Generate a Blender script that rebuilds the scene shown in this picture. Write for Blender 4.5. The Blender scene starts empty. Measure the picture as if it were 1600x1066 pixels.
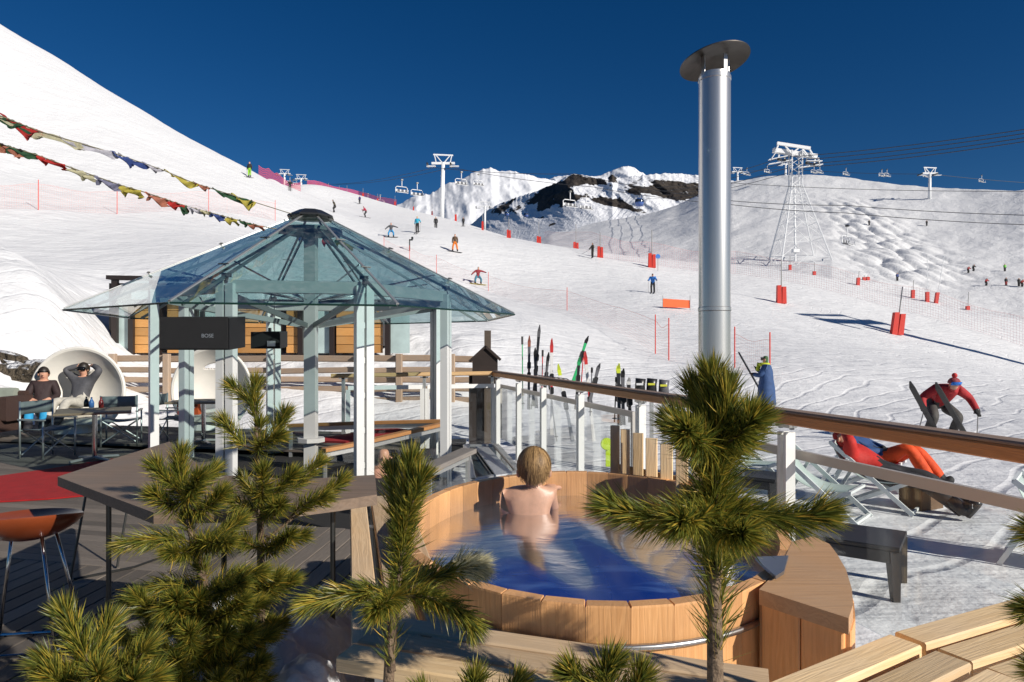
import bpy, math, random
import numpy as np
from mathutils import Vector, Matrix, Quaternion
random.seed(7); R = math.radians
sc = bpy.context.scene; COL = sc.collection
# ------------------------------------------------------------------ camera
F, HZ, HC = 1067.0, 545.0, 1.65          # focal length and horizon in photo pixels (1600 wide), eye height in metres
cam_d = bpy.data.cameras.new('camera'); cam = bpy.data.objects.new('camera', cam_d); COL.objects.link(cam)
cam_d.sensor_width = 36; cam_d.lens = 36*F/1600; cam_d.shift_y = (HZ-533)/1600
cam_d.clip_start = .05; cam_d.clip_end = 12000
cam.location = (0, 0, HC); cam.rotation_euler = (R(90), 0, 0); sc.camera = cam
# ------------------------------------------------------------------ sky and sun
SUN = Vector((.79*math.cos(R(27)), -.61*math.cos(R(27)), math.sin(R(27)))).normalized()
world = bpy.data.worlds.new('World'); sc.world = world; world.use_nodes = True
wn = world.node_tree.nodes; wl = world.node_tree.links; wn.clear()
sky = wn.new('ShaderNodeTexSky'); sky.sky_type = 'NISHITA'; sky.sun_disc = False
sky.sun_elevation = R(27); sky.sun_rotation = math.atan2(SUN.x, SUN.y)
sky.altitude = 2000; sky.air_density = 1.0; sky.dust_density = .05; sky.ozone_density = 4.0
bg = wn.new('ShaderNodeBackground'); bg.inputs[1].default_value = .05
wo = wn.new('ShaderNodeOutputWorld')
hs = wn.new('ShaderNodeHueSaturation'); hs.inputs['Saturation'].default_value = 1.3; hs.inputs['Hue'].default_value = .506; wl.new(sky.outputs[0], hs.inputs['Color']); wl.new(hs.outputs[0], bg.inputs[0]); wl.new(bg.outputs[0], wo.inputs[0])
sl = bpy.data.lights.new('sun', 'SUN'); sl.energy = 4.8; sl.angle = R(.5); sl.color = (1, .94, .85)
so = bpy.data.objects.new('sun', sl); COL.objects.link(so); so.location = (30, -30, 40)
so.rotation_euler = SUN.to_track_quat('Z', 'Y').to_euler()
sc.view_settings.view_transform = 'Standard'; sc.view_settings.look = 'None'
sc.view_settings.exposure = .1; sc.view_settings.gamma = 1
sc.cycles.max_bounces = 8; sc.cycles.transparent_max_bounces = 24; sc.cycles.glossy_bounces = 4
sc.cycles.transmission_bounces = 6; sc.cycles.caustics_reflective = False; sc.cycles.caustics_refractive = False
# ------------------------------------------------------------------ helpers
def PX(px, py, Z): return Vector(((px-800)/F*Z, Z, HC+(HZ-py)/F*Z))     # pixel at a known depth
def GP(px, py, z=0.):                                                   # pixel on a level plane
    Z = (HC-z)*F/(py-HZ); return Vector(((px-800)/F*Z, Z, z))
def V(*a): return Vector(a)
MATS = {}
def mat(name, col, rough=.6, metal=0., var=0., vscale=6., bump=0., bscale=40., spec=.5, rnd=0., stretch=None, col2=None, trans=0., emit=None):
    if name in MATS: return MATS[name]
    m = bpy.data.materials.new(name); m.use_nodes = True; MATS[name] = m
    nt = m.node_tree; n = nt.nodes; l = nt.links; p = n['Principled BSDF']
    p.inputs['Base Color'].default_value = (*col, 1); p.inputs['Roughness'].default_value = rough
    p.inputs['Metallic'].default_value = metal; p.inputs['Specular IOR Level'].default_value = spec
    if trans: p.inputs['Transmission Weight'].default_value = trans
    tc = n.new('ShaderNodeTexCoord'); mp = n.new('ShaderNodeMapping'); l.new(tc.outputs['Object'], mp.inputs[0])
    if stretch: mp.inputs['Scale'].default_value = stretch
    last = None
    if var or col2:
        nz = n.new('ShaderNodeTexNoise'); nz.inputs['Scale'].default_value = vscale; nz.inputs['Detail'].default_value = 7
        nz.inputs['Roughness'].default_value = .62
        l.new(mp.outputs[0], nz.inputs['Vector'])
        cr = n.new('ShaderNodeValToRGB'); l.new(nz.outputs[0], cr.inputs[0])
        c2 = col2 or tuple(c*(1-var) for c in col)
        cr.color_ramp.elements[0].position = .34; cr.color_ramp.elements[1].position = .66
        cr.color_ramp.elements[0].color = (*c2, 1); cr.color_ramp.elements[1].color = (*col, 1)
        last = cr.outputs[0]
    if rnd:
        oi = n.new('ShaderNodeObjectInfo'); mr = n.new('ShaderNodeMapRange')
        mr.inputs[3].default_value = 1-rnd; mr.inputs[4].default_value = 1+rnd*.6; l.new(oi.outputs['Random'], mr.inputs[0])
        mx = n.new('ShaderNodeMix'); mx.data_type = 'RGBA'; mx.blend_type = 'MULTIPLY'; mx.inputs[0].default_value = 1
        if last: l.new(last, mx.inputs[6])
        else: mx.inputs[6].default_value = (*col, 1)
        l.new(mr.outputs[0], mx.inputs[7]); last = mx.outputs[2]
    if last: l.new(last, p.inputs['Base Color'])
    if bump:
        nb = n.new('ShaderNodeTexNoise'); nb.inputs['Scale'].default_value = bscale; nb.inputs['Detail'].default_value = 6
        l.new(mp.outputs[0], nb.inputs['Vector']); b = n.new('ShaderNodeBump'); b.inputs['Strength'].default_value = bump
        b.inputs['Distance'].default_value = .02; l.new(nb.outputs[0], b.inputs['Height']); l.new(b.outputs[0], p.inputs['Normal'])
    return m
def wood(name, col, dark, rough=.6, gscale=1., rnd=.25, grey=None):
    """boards with their long side on local X: rings stretched along the grain, darker streaks, a few knots"""
    if name in MATS: return MATS[name]
    m = bpy.data.materials.new(name); m.use_nodes = True; MATS[name] = m
    nt = m.node_tree; n = nt.nodes; l = nt.links; p = n['Principled BSDF']; p.inputs['Roughness'].default_value = rough
    tc = n.new('ShaderNodeTexCoord'); oi = n.new('ShaderNodeObjectInfo')
    ad = n.new('ShaderNodeVectorMath'); ad.operation = 'MULTIPLY_ADD'
    cb = n.new('ShaderNodeCombineXYZ')
    for k in range(3): l.new(oi.outputs['Random'], cb.inputs[k])
    l.new(cb.outputs[0], ad.inputs[0]); ad.inputs[1].default_value = (37, 19, 53); l.new(tc.outputs['Object'], ad.inputs[2])
    mp = n.new('ShaderNodeMapping'); mp.inputs['Scale'].default_value = (.9*gscale, 16*gscale, 16*gscale); l.new(ad.outputs[0], mp.inputs[0])
    nz = n.new('ShaderNodeTexNoise'); nz.inputs['Scale'].default_value = 2.2; nz.inputs['Detail'].default_value = 5; nz.inputs['Distortion'].default_value = .35
    l.new(mp.outputs[0], nz.inputs['Vector'])
    wv = n.new('ShaderNodeMath'); wv.operation = 'MULTIPLY'; wv.inputs[1].default_value = 6.; l.new(nz.outputs[0], wv.inputs[0])
    fr = n.new('ShaderNodeMath'); fr.operation = 'PINGPONG'; fr.inputs[1].default_value = .5; l.new(wv.outputs[0], fr.inputs[0])
    n2 = n.new('ShaderNodeTexNoise'); n2.inputs['Scale'].default_value = 3.; n2.inputs['Detail'].default_value = 4; l.new(ad.outputs[0], n2.inputs['Vector'])
    mx = n.new('ShaderNodeMix'); mx.data_type = 'RGBA'; mx.inputs[6].default_value = (*col, 1); mx.inputs[7].default_value = (*dark, 1)
    l.new(fr.outputs[0], mx.inputs[0])
    m2 = n.new('ShaderNodeMix'); m2.data_type = 'RGBA'; m2.inputs[7].default_value = (*(grey or dark), 1)
    mr0 = n.new('ShaderNodeMapRange'); mr0.inputs[1].default_value = .42; mr0.inputs[2].default_value = .72; mr0.inputs[4].default_value = .75
    l.new(n2.outputs[0], mr0.inputs[0]); l.new(mr0.outputs[0], m2.inputs[0]); l.new(mx.outputs[2], m2.inputs[6])
    mr = n.new('ShaderNodeMapRange'); mr.inputs[3].default_value = 1-rnd; mr.inputs[4].default_value = 1+rnd*.7; l.new(oi.outputs['Random'], mr.inputs[0])
    m3 = n.new('ShaderNodeMix'); m3.data_type = 'RGBA'; m3.blend_type = 'MULTIPLY'; m3.inputs[0].default_value = 1
    l.new(m2.outputs[2], m3.inputs[6]); l.new(mr.outputs[0], m3.inputs[7]); l.new(m3.outputs[2], p.inputs['Base Color'])
    b = n.new('ShaderNodeBump'); b.inputs['Strength'].default_value = .35; b.inputs['Distance'].default_value = .004
    l.new(fr.outputs[0], b.inputs['Height']); l.new(b.outputs[0], p.inputs['Normal'])
    return m
def glassmat(name, tint, refl=1.5, rough=0., dirt=0.):
    """thin pane: lets light straight through with a tint, mirrors at its Fresnel rate"""
    if name in MATS: return MATS[name]
    m = bpy.data.materials.new(name); m.use_nodes = True; MATS[name] = m
    nt = m.node_tree; n = nt.nodes; l = nt.links; n.clear()
    t = n.new('ShaderNodeBsdfTransparent'); t.inputs[0].default_value = (*tint, 1)
    g = n.new('ShaderNodeBsdfGlossy'); g.inputs['Roughness'].default_value = rough; g.inputs[0].default_value = (.95, .97, 1, 1)
    lw = n.new('ShaderNodeLayerWeight'); lw.inputs[0].default_value = .5; pw = n.new('ShaderNodeMath'); pw.operation = 'POWER'; pw.inputs[1].default_value = 4.; l.new(lw.outputs['Facing'], pw.inputs[0])
    f0 = 2*((refl-1)/(refl+1))**2; fr = n.new('ShaderNodeMath'); fr.operation = 'MULTIPLY_ADD'; fr.inputs[1].default_value = 1-f0; fr.inputs[2].default_value = f0; l.new(pw.outputs[0], fr.inputs[0])
    mx = n.new('ShaderNodeMixShader'); o = n.new('ShaderNodeOutputMaterial')
    l.new(fr.outputs[0], mx.inputs[0]); l.new(t.outputs[0], mx.inputs[1]); l.new(g.outputs[0], mx.inputs[2]); l.new(mx.outputs[0], o.inputs[0])
    if dirt:                                       # dried melt-water streaks
        tc = n.new('ShaderNodeTexCoord'); mp = n.new('ShaderNodeMapping'); mp.inputs['Scale'].default_value = (5, 5, 1.2); nz = n.new('ShaderNodeTexNoise'); nz.inputs['Scale'].default_value = 2.2; nz.inputs['Detail'].default_value = 7
        l.new(tc.outputs['Object'], mp.inputs[0]); l.new(mp.outputs[0], nz.inputs['Vector']); mr = n.new('ShaderNodeMapRange'); mr.inputs[1].default_value = .45; mr.inputs[2].default_value = .8; mr.inputs[4].default_value = dirt; l.new(nz.outputs[0], mr.inputs[0])
        d = n.new('ShaderNodeBsdfDiffuse'); d.inputs[0].default_value = (.7, .72, .72, 1); m2 = n.new('ShaderNodeMixShader'); l.new(mr.outputs[0], m2.inputs[0]); l.new(mx.outputs[0], m2.inputs[1]); l.new(d.outputs[0], m2.inputs[2]); l.new(m2.outputs[0], o.inputs[0])
    return m
WORLD = {}
def link(o, parent=None):
    COL.objects.link(o)
    if parent is not None:
        o.parent = parent; o.matrix_parent_inverse = WORLD.get(parent.name, Matrix()).inverted()
    return o
def tag(o, label=None, cat=None, group=None, kind=None):
    for k, v in (('label', label), ('category', cat), ('group', group), ('kind', kind)):
        if v: o[k] = v
    return o
def thing(name, loc, label, cat, group=None, rz=0.):
    o = bpy.data.objects.new(name, None); o.empty_display_size = .1; COL.objects.link(o)
    o.location = loc; o.rotation_euler = (0, 0, rz)
    WORLD[o.name] = Matrix.Translation(loc) @ Matrix.Rotation(rz, 4, 'Z')
    return tag(o, label, cat, group)
class MB:
    def __init__(s): s.v = []; s.f = []; s.mi = []
    def add(s, vs, fs, mi=0):
        b = len(s.v); s.v += [tuple(p) for p in vs]; s.f += [tuple(i+b for i in q) for q in fs]; s.mi += [mi]*len(fs); return s
    def box(s, c, size, rot=None, mi=0, bev=0.):
        hx, hy, hz = size[0]/2, size[1]/2, size[2]/2
        if bev <= 0:
            vs = [V(x, y, z) for x in (-hx, hx) for y in (-hy, hy) for z in (-hz, hz)]
            fs = [(0, 1, 3, 2), (4, 6, 7, 5), (0, 4, 5, 1), (2, 3, 7, 6), (0, 2, 6, 4), (1, 5, 7, 3)]
        else:
            b = min(bev, hy*.9, hz*.9); ring = [(-hy+b, -hz), (hy-b, -hz), (hy, -hz+b), (hy, hz-b), (hy-b, hz), (-hy+b, hz), (-hy, hz-b), (-hy, -hz+b)]
            vs = [V(x, y, z) for x in (-hx, hx) for (y, z) in ring]
            fs = [tuple(range(7, -1, -1)), tuple(range(8, 16))]+[(k, (k+1) % 8, 8+(k+1) % 8, 8+k) for k in range(8)]
        M = rot.to_matrix() if isinstance(rot, Quaternion) else (rot or Matrix.Identity(3))
        c = Vector(c); return s.add([M @ p + c for p in vs], fs, mi)
    def beam(s, p0, p1, w, t, up=(0, 0, 1), mi=0, bev=0.):
        M, L = frame(p0, p1, up); return s.box((Vector(p0)+Vector(p1))/2, (L, w, t), M, mi, bev)
    def tube(s, pts, rad, n=8, mi=0, cap=True, closed=False):
        pts = [Vector(p) for p in pts]; m = len(pts)
        rad = [rad]*m if not hasattr(rad, '__len__') else rad
        vs = []; nrm = None
        for i, p in enumerate(pts):
            d = (pts[(i+1) % m]-pts[i-1]) if closed else (pts[min(i+1, m-1)]-pts[max(i-1, 0)])
            d = d.normalized() if d.length > 1e-9 else V(0, 0, 1)
            if nrm is None: nrm = d.orthogonal().normalized()
            nrm = (nrm-d*nrm.dot(d)); nrm = nrm.normalized() if nrm.length > 1e-6 else d.orthogonal().normalized()
            b = d.cross(nrm)
            for k in range(n):
                a = 2*math.pi*k/n; vs.append(p+(nrm*math.cos(a)+b*math.sin(a))*rad[i])
        fs = [(i*n+k, i*n+(k+1) % n, ((i+1) % m)*n+(k+1) % n, ((i+1) % m)*n+k) for i in range(m if closed else m-1) for k in range(n)]
        if cap and not closed: fs += [tuple(range(n-1, -1, -1)), tuple((m-1)*n+k for k in range(n))]
        return s.add(vs, fs, mi)
    def lathe(s, c, prof, n=32, mi=0, M=None):
        c = Vector(c); vs = []; M = M or Matrix.Identity(3)
        for (r, z) in prof:
            for k in range(n): a = 2*math.pi*k/n; vs.append(c+M @ V(r*math.cos(a), r*math.sin(a), z))
        fs = [(i*n+k, i*n+(k+1) % n, (i+1)*n+(k+1) % n, (i+1)*n+k) for i in range(len(prof)-1) for k in range(n)]
        return s.add(vs, fs, mi)
    def prism(s, poly, off, mi=0):
        """closed slab: polygon and the same polygon moved by off"""
        off = Vector(off); n = len(poly); a = [Vector(p) for p in poly]; nr = V(0, 0, 0)
        for i in range(n): nr += a[i].cross(a[(i+1) % n])
        if nr.dot(off) > 0: a = a[::-1]
        fs = [tuple(range(n)), tuple(range(2*n-1, n-1, -1))]+[(i, n+i, n+(i+1) % n, (i+1) % n) for i in range(n)]
        return s.add(a+[p+off for p in a], fs, mi)
    def grid(s, P, mi=0, closed=False):
        r = len(P); c = len(P[0]); vs = [p for row in P for p in row]
        cc = c if closed else c-1
        return s.add(vs, [(i*c+j, i*c+(j+1) % c, (i+1)*c+(j+1) % c, (i+1)*c+j) for i in range(r-1) for j in range(cc)], mi)
    def build(s, name, m, parent=None, smooth=False, sharp=None):
        me = bpy.data.meshes.new(name); me.from_pydata(s.v, [], s.f)
        ms = m if isinstance(m, (list, tuple)) else [m]
        for k in ms: me.materials.append(k)
        if len(ms) > 1: me.polygons.foreach_set('material_index', s.mi)
        if smooth: me.polygons.foreach_set('use_smooth', [True]*len(me.polygons))
        me.update()
        if smooth and sharp: me.set_sharp_from_angle(angle=R(sharp))
        return link(bpy.data.objects.new(name, me), parent)
def frame(p0, p1, up=(0, 0, 1)):
    d = Vector(p1)-Vector(p0); L = d.length; x = d.normalized(); up = Vector(up)
    y = up.cross(x)
    if y.length < 1e-5: y = V(0, 1, 0).cross(x)
    y.normalize(); z = x.cross(y)
    return Matrix((x, y, z)).transposed(), L
PLK = {}
def plank(name, p0, p1, w, t, m, parent=None, up=(0, 0, 1), bev=.004):
    """one board: its own object, long side on local X; alike boards share mesh data"""
    M, L = frame(p0, p1, up); key = (round(L, 2), round(w, 3), round(t, 3), m.name)
    if key not in PLK:
        b = MB().box((0, 0, 0), (L, w, t), None, 0, bev); me = bpy.data.meshes.new(name); me.from_pydata(b.v, [], b.f); me.materials.append(m); PLK[key] = me
    o = bpy.data.objects.new(name, PLK[key]); o.matrix_basis = Matrix.Translation((Vector(p0)+Vector(p1))/2) @ M.to_4x4()
    return link(o, parent)
def copy_tree(o, parent=None):
    c = o.copy(); COL.objects.link(c)
    if parent is not None: c.parent = parent; c.matrix_parent_inverse = o.matrix_parent_inverse.copy()
    for ch in list(o.children): copy_tree(ch, c)
    return c
def text_mesh(name, body, size, M, m, parent=None, ext=.001):
    cu = bpy.data.curves.new(name, 'FONT'); cu.body = body; cu.size = size; cu.align_x = 'CENTER'; cu.align_y = 'CENTER'; cu.extrude = ext
    o = bpy.data.objects.new('tmp', cu); COL.objects.link(o); dg = bpy.context.evaluated_depsgraph_get()
    me = bpy.data.meshes.new_from_object(o.evaluated_get(dg)); bpy.data.objects.remove(o); me.materials.clear(); me.materials.append(m)
    r = bpy.data.objects.new(name, me); r.matrix_basis = M; return link(r, parent)
# numpy value noise
def _h(ix, iy, s):
    n = (ix*374761393+iy*668265263+s*974634777) & 0x7fffffff; n = ((n ^ (n >> 13))*1274126177) & 0x7fffffff
    return ((n ^ (n >> 16)) & 0xffff)/65535.
def vnoise(x, y, s=0):
    ix = np.floor(x).astype(np.int64); iy = np.floor(y).astype(np.int64); fx = x-ix; fy = y-iy
    fx = fx*fx*(3-2*fx); fy = fy*fy*(3-2*fy)
    return (_h(ix, iy, s)*(1-fx)+_h(ix+1, iy, s)*fx)*(1-fy)+(_h(ix, iy+1, s)*(1-fx)+_h(ix+1, iy+1, s)*fx)*fy
def fbm(x, y, o=5, s=0, ridged=False, g=.5):
    a = 1.; t = 0.; w = 0.
    for k in range(o):
        q = vnoise(x*2**k+k*17.3, y*2**k-k*9.1, s+k)
        if ridged: q = 1-np.abs(2*q-1)
        t = t+a*q; w += a; a *= g
    return t/w
def sheet(name, X, Y, Z, m, parent=None):
    r, c = X.shape; me = bpy.data.meshes.new(name)
    co = np.stack([X, Y, Z], -1).reshape(-1, 3); i = np.arange(r*c).reshape(r, c)
    fa = np.stack([i[:-1, :-1], i[:-1, 1:], i[1:, 1:], i[1:, :-1]], -1).reshape(-1, 4)
    me.vertices.add(len(co)); me.vertices.foreach_set('co', co.ravel().astype(np.float32))
    me.loops.add(fa.size); me.loops.foreach_set('vertex_index', fa.ravel().astype(np.int32))
    me.polygons.add(len(fa)); me.polygons.foreach_set('loop_start', (np.arange(len(fa))*4).astype(np.int32))
    me.polygons.foreach_set('use_smooth', np.ones(len(fa), bool)); me.materials.append(m); me.update(); me.validate()
    return link(bpy.data.objects.new(name, me), parent)
# ------------------------------------------------------------------ shared materials
alu = mat('brushed_aluminium', (.62, .62, .60), .38, .75, var=.12, vscale=3, stretch=(1, 1, .15))
steel = mat('polished_steel', (.70, .70, .70), .16, 1.)
darksteel = mat('dark_steel', (.09, .09, .085), .35, .8)
white_paint = mat('white_paint', (.80, .80, .78), .45, var=.05)
black_plastic = mat('black_plastic', (.006, .006, .007), .45, var=.2)
chrome = mat('chrome_tube', (.55, .55, .56), .12, 1.)
silver_wood = wood('weathered_wood', (.30, .27, .24), (.16, .14, .12), .75, grey=(.22, .20, .185))
honey_wood = wood('honey_larch', (.62, .40, .19), (.42, .23, .09), .55, grey=(.52, .36, .19))
pale_wood = wood('pale_larch', (.88, .64, .36), (.66, .43, .20), .6, grey=(.78, .58, .36))
red_cedar = wood('red_cedar', (.80, .43, .18), (.60, .28, .095), .5, rnd=.38, grey=(.52, .27, .12))
rail_wood = wood('rail_larch', (.72, .30, .09), (.50, .18, .05), .5, grey=(.62, .27, .09))
cap_wood = wood('weathered_cap', (.26, .18, .13), (.15, .10, .08), .75, grey=(.22, .17, .15))
fence_wood = wood('fence_larch', (.40, .29, .20), (.25, .165, .11), .8, grey=(.34, .27, .21))
hut_wood = wood('hut_boards', (.60, .30, .09), (.42, .18, .05), .6, grey=(.55, .30, .11))
black_wood = wood('tarred_wood', (.035, .022, .017), (.018, .012, .01), .8)
clear_glass = glassmat('clear_glass', (.965, .98, .975), 1.28)
roof_glass = glassmat('tinted_roof_glass', (.60, .77, .77), 1.66, dirt=.10)
red_pad = mat('red_padding', (.62, .035, .02), .5, var=.15)
cable_m = mat('cable', (.03, .03, .035), .6)
lift_white = mat('lift_white', (.78, .79, .80), .5)
skin = mat('skin', (.62, .33, .22), .5, var=.08, vscale=9)
darkhair = mat('dark_hair', (.02, .014, .01), .5)
# ================================================================== SNOW TERRAIN
def snow_mat(name, fine=1., streak=.5, ang=-.5, track=.24):
    m = bpy.data.materials.new(name); m.use_nodes = True; MATS[name] = m
    nt = m.node_tree; n = nt.nodes; l = nt.links; p = n['Principled BSDF']
    p.inputs['Base Color'].default_value = (.78, .78, .785, 1); p.inputs['Roughness'].default_value = .6
    p.inputs['Specular IOR Level'].default_value = .25
    tc = n.new('ShaderNodeTexCoord')
    def nz(scale, det, sx=(1, 1, 1), rot=0.):
        mp = n.new('ShaderNodeMapping'); mp.inputs['Scale'].default_value = sx; mp.inputs['Rotation'].default_value = (0, 0, rot)
        t = n.new('ShaderNodeTexNoise'); t.inputs['Scale'].default_value = scale; t.inputs['Detail'].default_value = det; t.inputs['Roughness'].default_value = .6
        l.new(tc.outputs['Object'], mp.inputs[0]); l.new(mp.outputs[0], t.inputs['Vector']); return t.outputs[0]
    prev = None
    for (h, dist, st) in ((nz(.45, 3), .5, .35*fine), (nz(1.7, 4), .12, .45*fine), (nz(.5, 5, (.16, 1.5, 1), ang), .4, streak), (nz(6, 6), .05, .5*fine)):
        b = n.new('ShaderNodeBump'); b.inputs['Strength'].default_value = st; b.inputs['Distance'].default_value = dist
        l.new(h, b.inputs['Height'])
        if prev: l.new(prev, b.inputs['Normal'])
        prev = b.outputs[0]
    # curved ski tracks scratched into the surface
    wn_ = n.new('ShaderNodeTexWave'); mp = n.new('ShaderNodeMapping'); mp.inputs['Rotation'].default_value = (0, 0, .9); l.new(tc.outputs['Object'], mp.inputs[0]); l.new(mp.outputs[0], wn_.inputs['Vector'])
    wn_.inputs['Scale'].default_value = .45; wn_.inputs['Distortion'].default_value = 22; wn_.inputs['Detail'].default_value = 3; wn_.inputs['Detail Scale'].default_value = .22
    rp = n.new('ShaderNodeValToRGB'); rp.color_ramp.elements[0].position = .0; rp.color_ramp.elements[1].position = .09; l.new(wn_.outputs[0], rp.inputs[0])
    b = n.new('ShaderNodeBump'); b.inputs['Strength'].default_value = track; b.inputs['Distance'].default_value = .10; l.new(rp.outputs[0], b.inputs['Height']); l.new(prev, b.inputs['Normal']); prev = b.outputs[0]
    l.new(prev, p.inputs['Normal']); return m
snow = snow_mat('snow', 1.0, .40, -.5)
snow_far = snow_mat('snow_far', 1.6, .35, .3)
# control points: photo column, depth in metres, photo row of the snow surface there
CP = []
def cp(px, Z, y=None, z=None):
    t = (HZ-y)/F+HC/Z if z is None else z/Z
    CP.append((px/300., math.log(Z)*2.2, t))
for px in (-900, -300, 200, 620): cp(px, 1.2, z=-.3); cp(px, 4, z=-.3); cp(px, 9, z=-.3)
for px in (-900, -300): cp(px, 15.5, z=-.25)
for px in (800, 1150, 1600, 2100, 2900): cp(px, 1.2, z=-.3); cp(px, 4, z=-.3); cp(px, 8, z=-.3)
for px in (850, 1000, 1200, 1475, 1800, 2400): cp(px, 12, z=-.2)
cp(1195, 18, z=-.02); cp(1475, 14, z=-.15); cp(1475, 20, z=.15); cp(1800, 20, z=-.1); cp(2500, 20, z=-.5)
for px in (100, 350, 550, 740): cp(px, 15.5, z=-.25 if px < 600 else -.05)
for px in (200, 400, 600): cp(px, 20, z=1.2)
cp(720, 18.5, z=.55); cp(820, 18, z=.35); cp(740, 23, y=530)
cp(80, 16.2, z=1.1); cp(80, 19, y=452); cp(80, 23, y=428); cp(-200, 19, y=440); cp(-200, 15.5, z=.8); cp(-200, 25, y=390)
cp(400, 26, y=452); cp(250, 26, y=440); cp(600, 24, y=512); cp(660, 29, y=482); cp(560, 30, y=455); cp(830, 28, y=505)
for q in ((1030, 28, 553), (886, 48, 484), (763, 57, 454), (682, 60, 426), (747, 42, 470), (1204, 22, 590), (183, 45, 333), (326, 53, 328), (0, 38, 325), (-300, 38, 260),
          (0, 28, 400), (200, 29, 408), (400, 32, 400), (1020, 57, 460), (927, 76, 407), (711, 68, 393), (609, 72, 370), (652, 74, 363), (681, 92, 357), (571, 105, 338),
          (521, 95, 330), (453, 110, 299), (390, 76, 278), (1225, 62, 476), (1403, 54, 524), (1600, 48, 575), (1900, 45, 640), (1200, 40, 520), (1500, 33, 570),
          (0, 60, 195), (150, 65, 215), (280, 70, 248), (1700, 60, 560), (2300, 50, 700), (1100, 72, 440), (486, 140, 305), (514, 146, 312), (567, 146, 322), (617, 140, 334), (675, 130, 347), (540, 120, 330), (514, 120, 319), (617, 110, 346), (754, 112, 371), (450, 128, 296)): cp(q[0], q[1], y=q[2])
# skyline of the near mountainside and of the piste edge
CREST = ((-600, 105, -330), (-300, 100, -160), (0, 96, 38), (100, 94, 98), (200, 92, 160), (300, 88, 218), (390, 86, 265), (420, 110, 277), (453, 150, 291), (486, 180, 298), (514, 188, 305),
         (567, 188, 312), (617, 180, 324), (675, 168, 338), (754, 145, 358), (843, 120, 381), (938, 100, 396), (1019, 92, 404), (1143, 88, 414), (1280, 86, 432), (1376, 82, 458), (1600, 78, 500), (1900, 75, 560), (2600, 70, 700))
for (px, Z, y) in CREST:
    cp(px, Z, y=y)
    cp(px, Z*1.1, y=y+7); cp(px, Z*1.3, y=y+34); cp(px, Z*1.7, y=y+90); cp(px, Z*2.6, y=max(y+170, 440))
A = np.array(CP); NP = len(A)
def _k(d2): return np.where(d2 > 1e-12, d2*np.log(d2+1e-12), 0.)
_d = ((A[:, None, :2]-A[None, :, :2])**2).sum(-1)
_K = np.zeros((NP+3, NP+3)); _K[:NP, :NP] = _k(_d)+np.eye(NP)*.003; _K[:NP, NP] = 1; _K[:NP, NP+1:] = A[:, :2]; _K[NP:, :NP] = _K[:NP, NP:].T
_W = np.linalg.solve(_K, np.concatenate([A[:, 2], np.zeros(3)]))
def tz(px, Z):
    px = np.atleast_1d(np.asarray(px, float)); Z = np.atleast_1d(np.asarray(Z, float)); u = px/300.; v = np.log(Z)*2.2
    out = np.empty(len(u))
    for a in range(0, len(u), 20000):
        s = slice(a, a+20000); d = (u[s, None]-A[None, :, 0])**2+(v[s, None]-A[None, :, 1])**2
        out[s] = _k(d) @ _W[:NP]+_W[NP]+_W[NP+1]*u[s]+_W[NP+2]*v[s]
    z = out*Z; X = (px-800)/F*Z
    amp = np.clip((Z-11)/30, 0, 1)*.28
    z = z+amp*(fbm(X/7, Z/7, 4, 3)-.5)*(1+np.clip((500-px)/500, 0, 1)) + .05*np.clip((Z-3)/4, 0, 1)*(fbm(X/.9, Z/.9, 4, 5)-.5)
    # wind-packed bank beside the fence and above the rocks is lumpy
    bank = np.exp(-((Z-21)/3.5)**2)*np.clip((830-px)/120, 0, 1)
    return z+bank*.75*(fbm(X/1.5, Z/1.5, 4, 8)-.5)
def ground(px, py, Z0, lo=.72, hi=1.4):
    """where the pixel meets the snow, searched near a likely depth"""
    Zs = np.geomspace(Z0*lo, Z0*hi, 160); z = tz(np.full(160, px), Zs); y = HZ-(z-HC)*F/Zs
    e = np.abs(y-py)+np.abs(np.log(Zs/Z0))*6; k = int(np.argmin(e)); return V((px-800)/F*Zs[k], Zs[k], z[k])
def snow_at(x, y): return float(tz(800+F*x/y, y)[0])
pxs = np.concatenate([np.linspace(-1500, -100, 60)[:-1], np.arange(-100, 1720, 5.), np.linspace(1720, 3400, 60)])
zs = np.concatenate([np.geomspace(.5, 12, 70)[:-1], np.geomspace(12, 60, 150)[:-1], np.geomspace(60, 260, 110)])
PXg, Zg = np.meshgrid(pxs, zs); Tz = tz(PXg.ravel(), Zg.ravel()).reshape(PXg.shape)
ter = sheet('snow_ground', (PXg-800)/F*Zg, Zg, Tz, snow); tag(ter, 'white ski slope of packed snow rising behind the terrace', kind='structure')
b = MB().add([(-40, -40, -.32), (40, -40, -.32), (40, .6, -.32), (-40, .6, -.32)], [(0, 1, 2, 3)]).build('ground', snow); tag(b, kind='structure')
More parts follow.
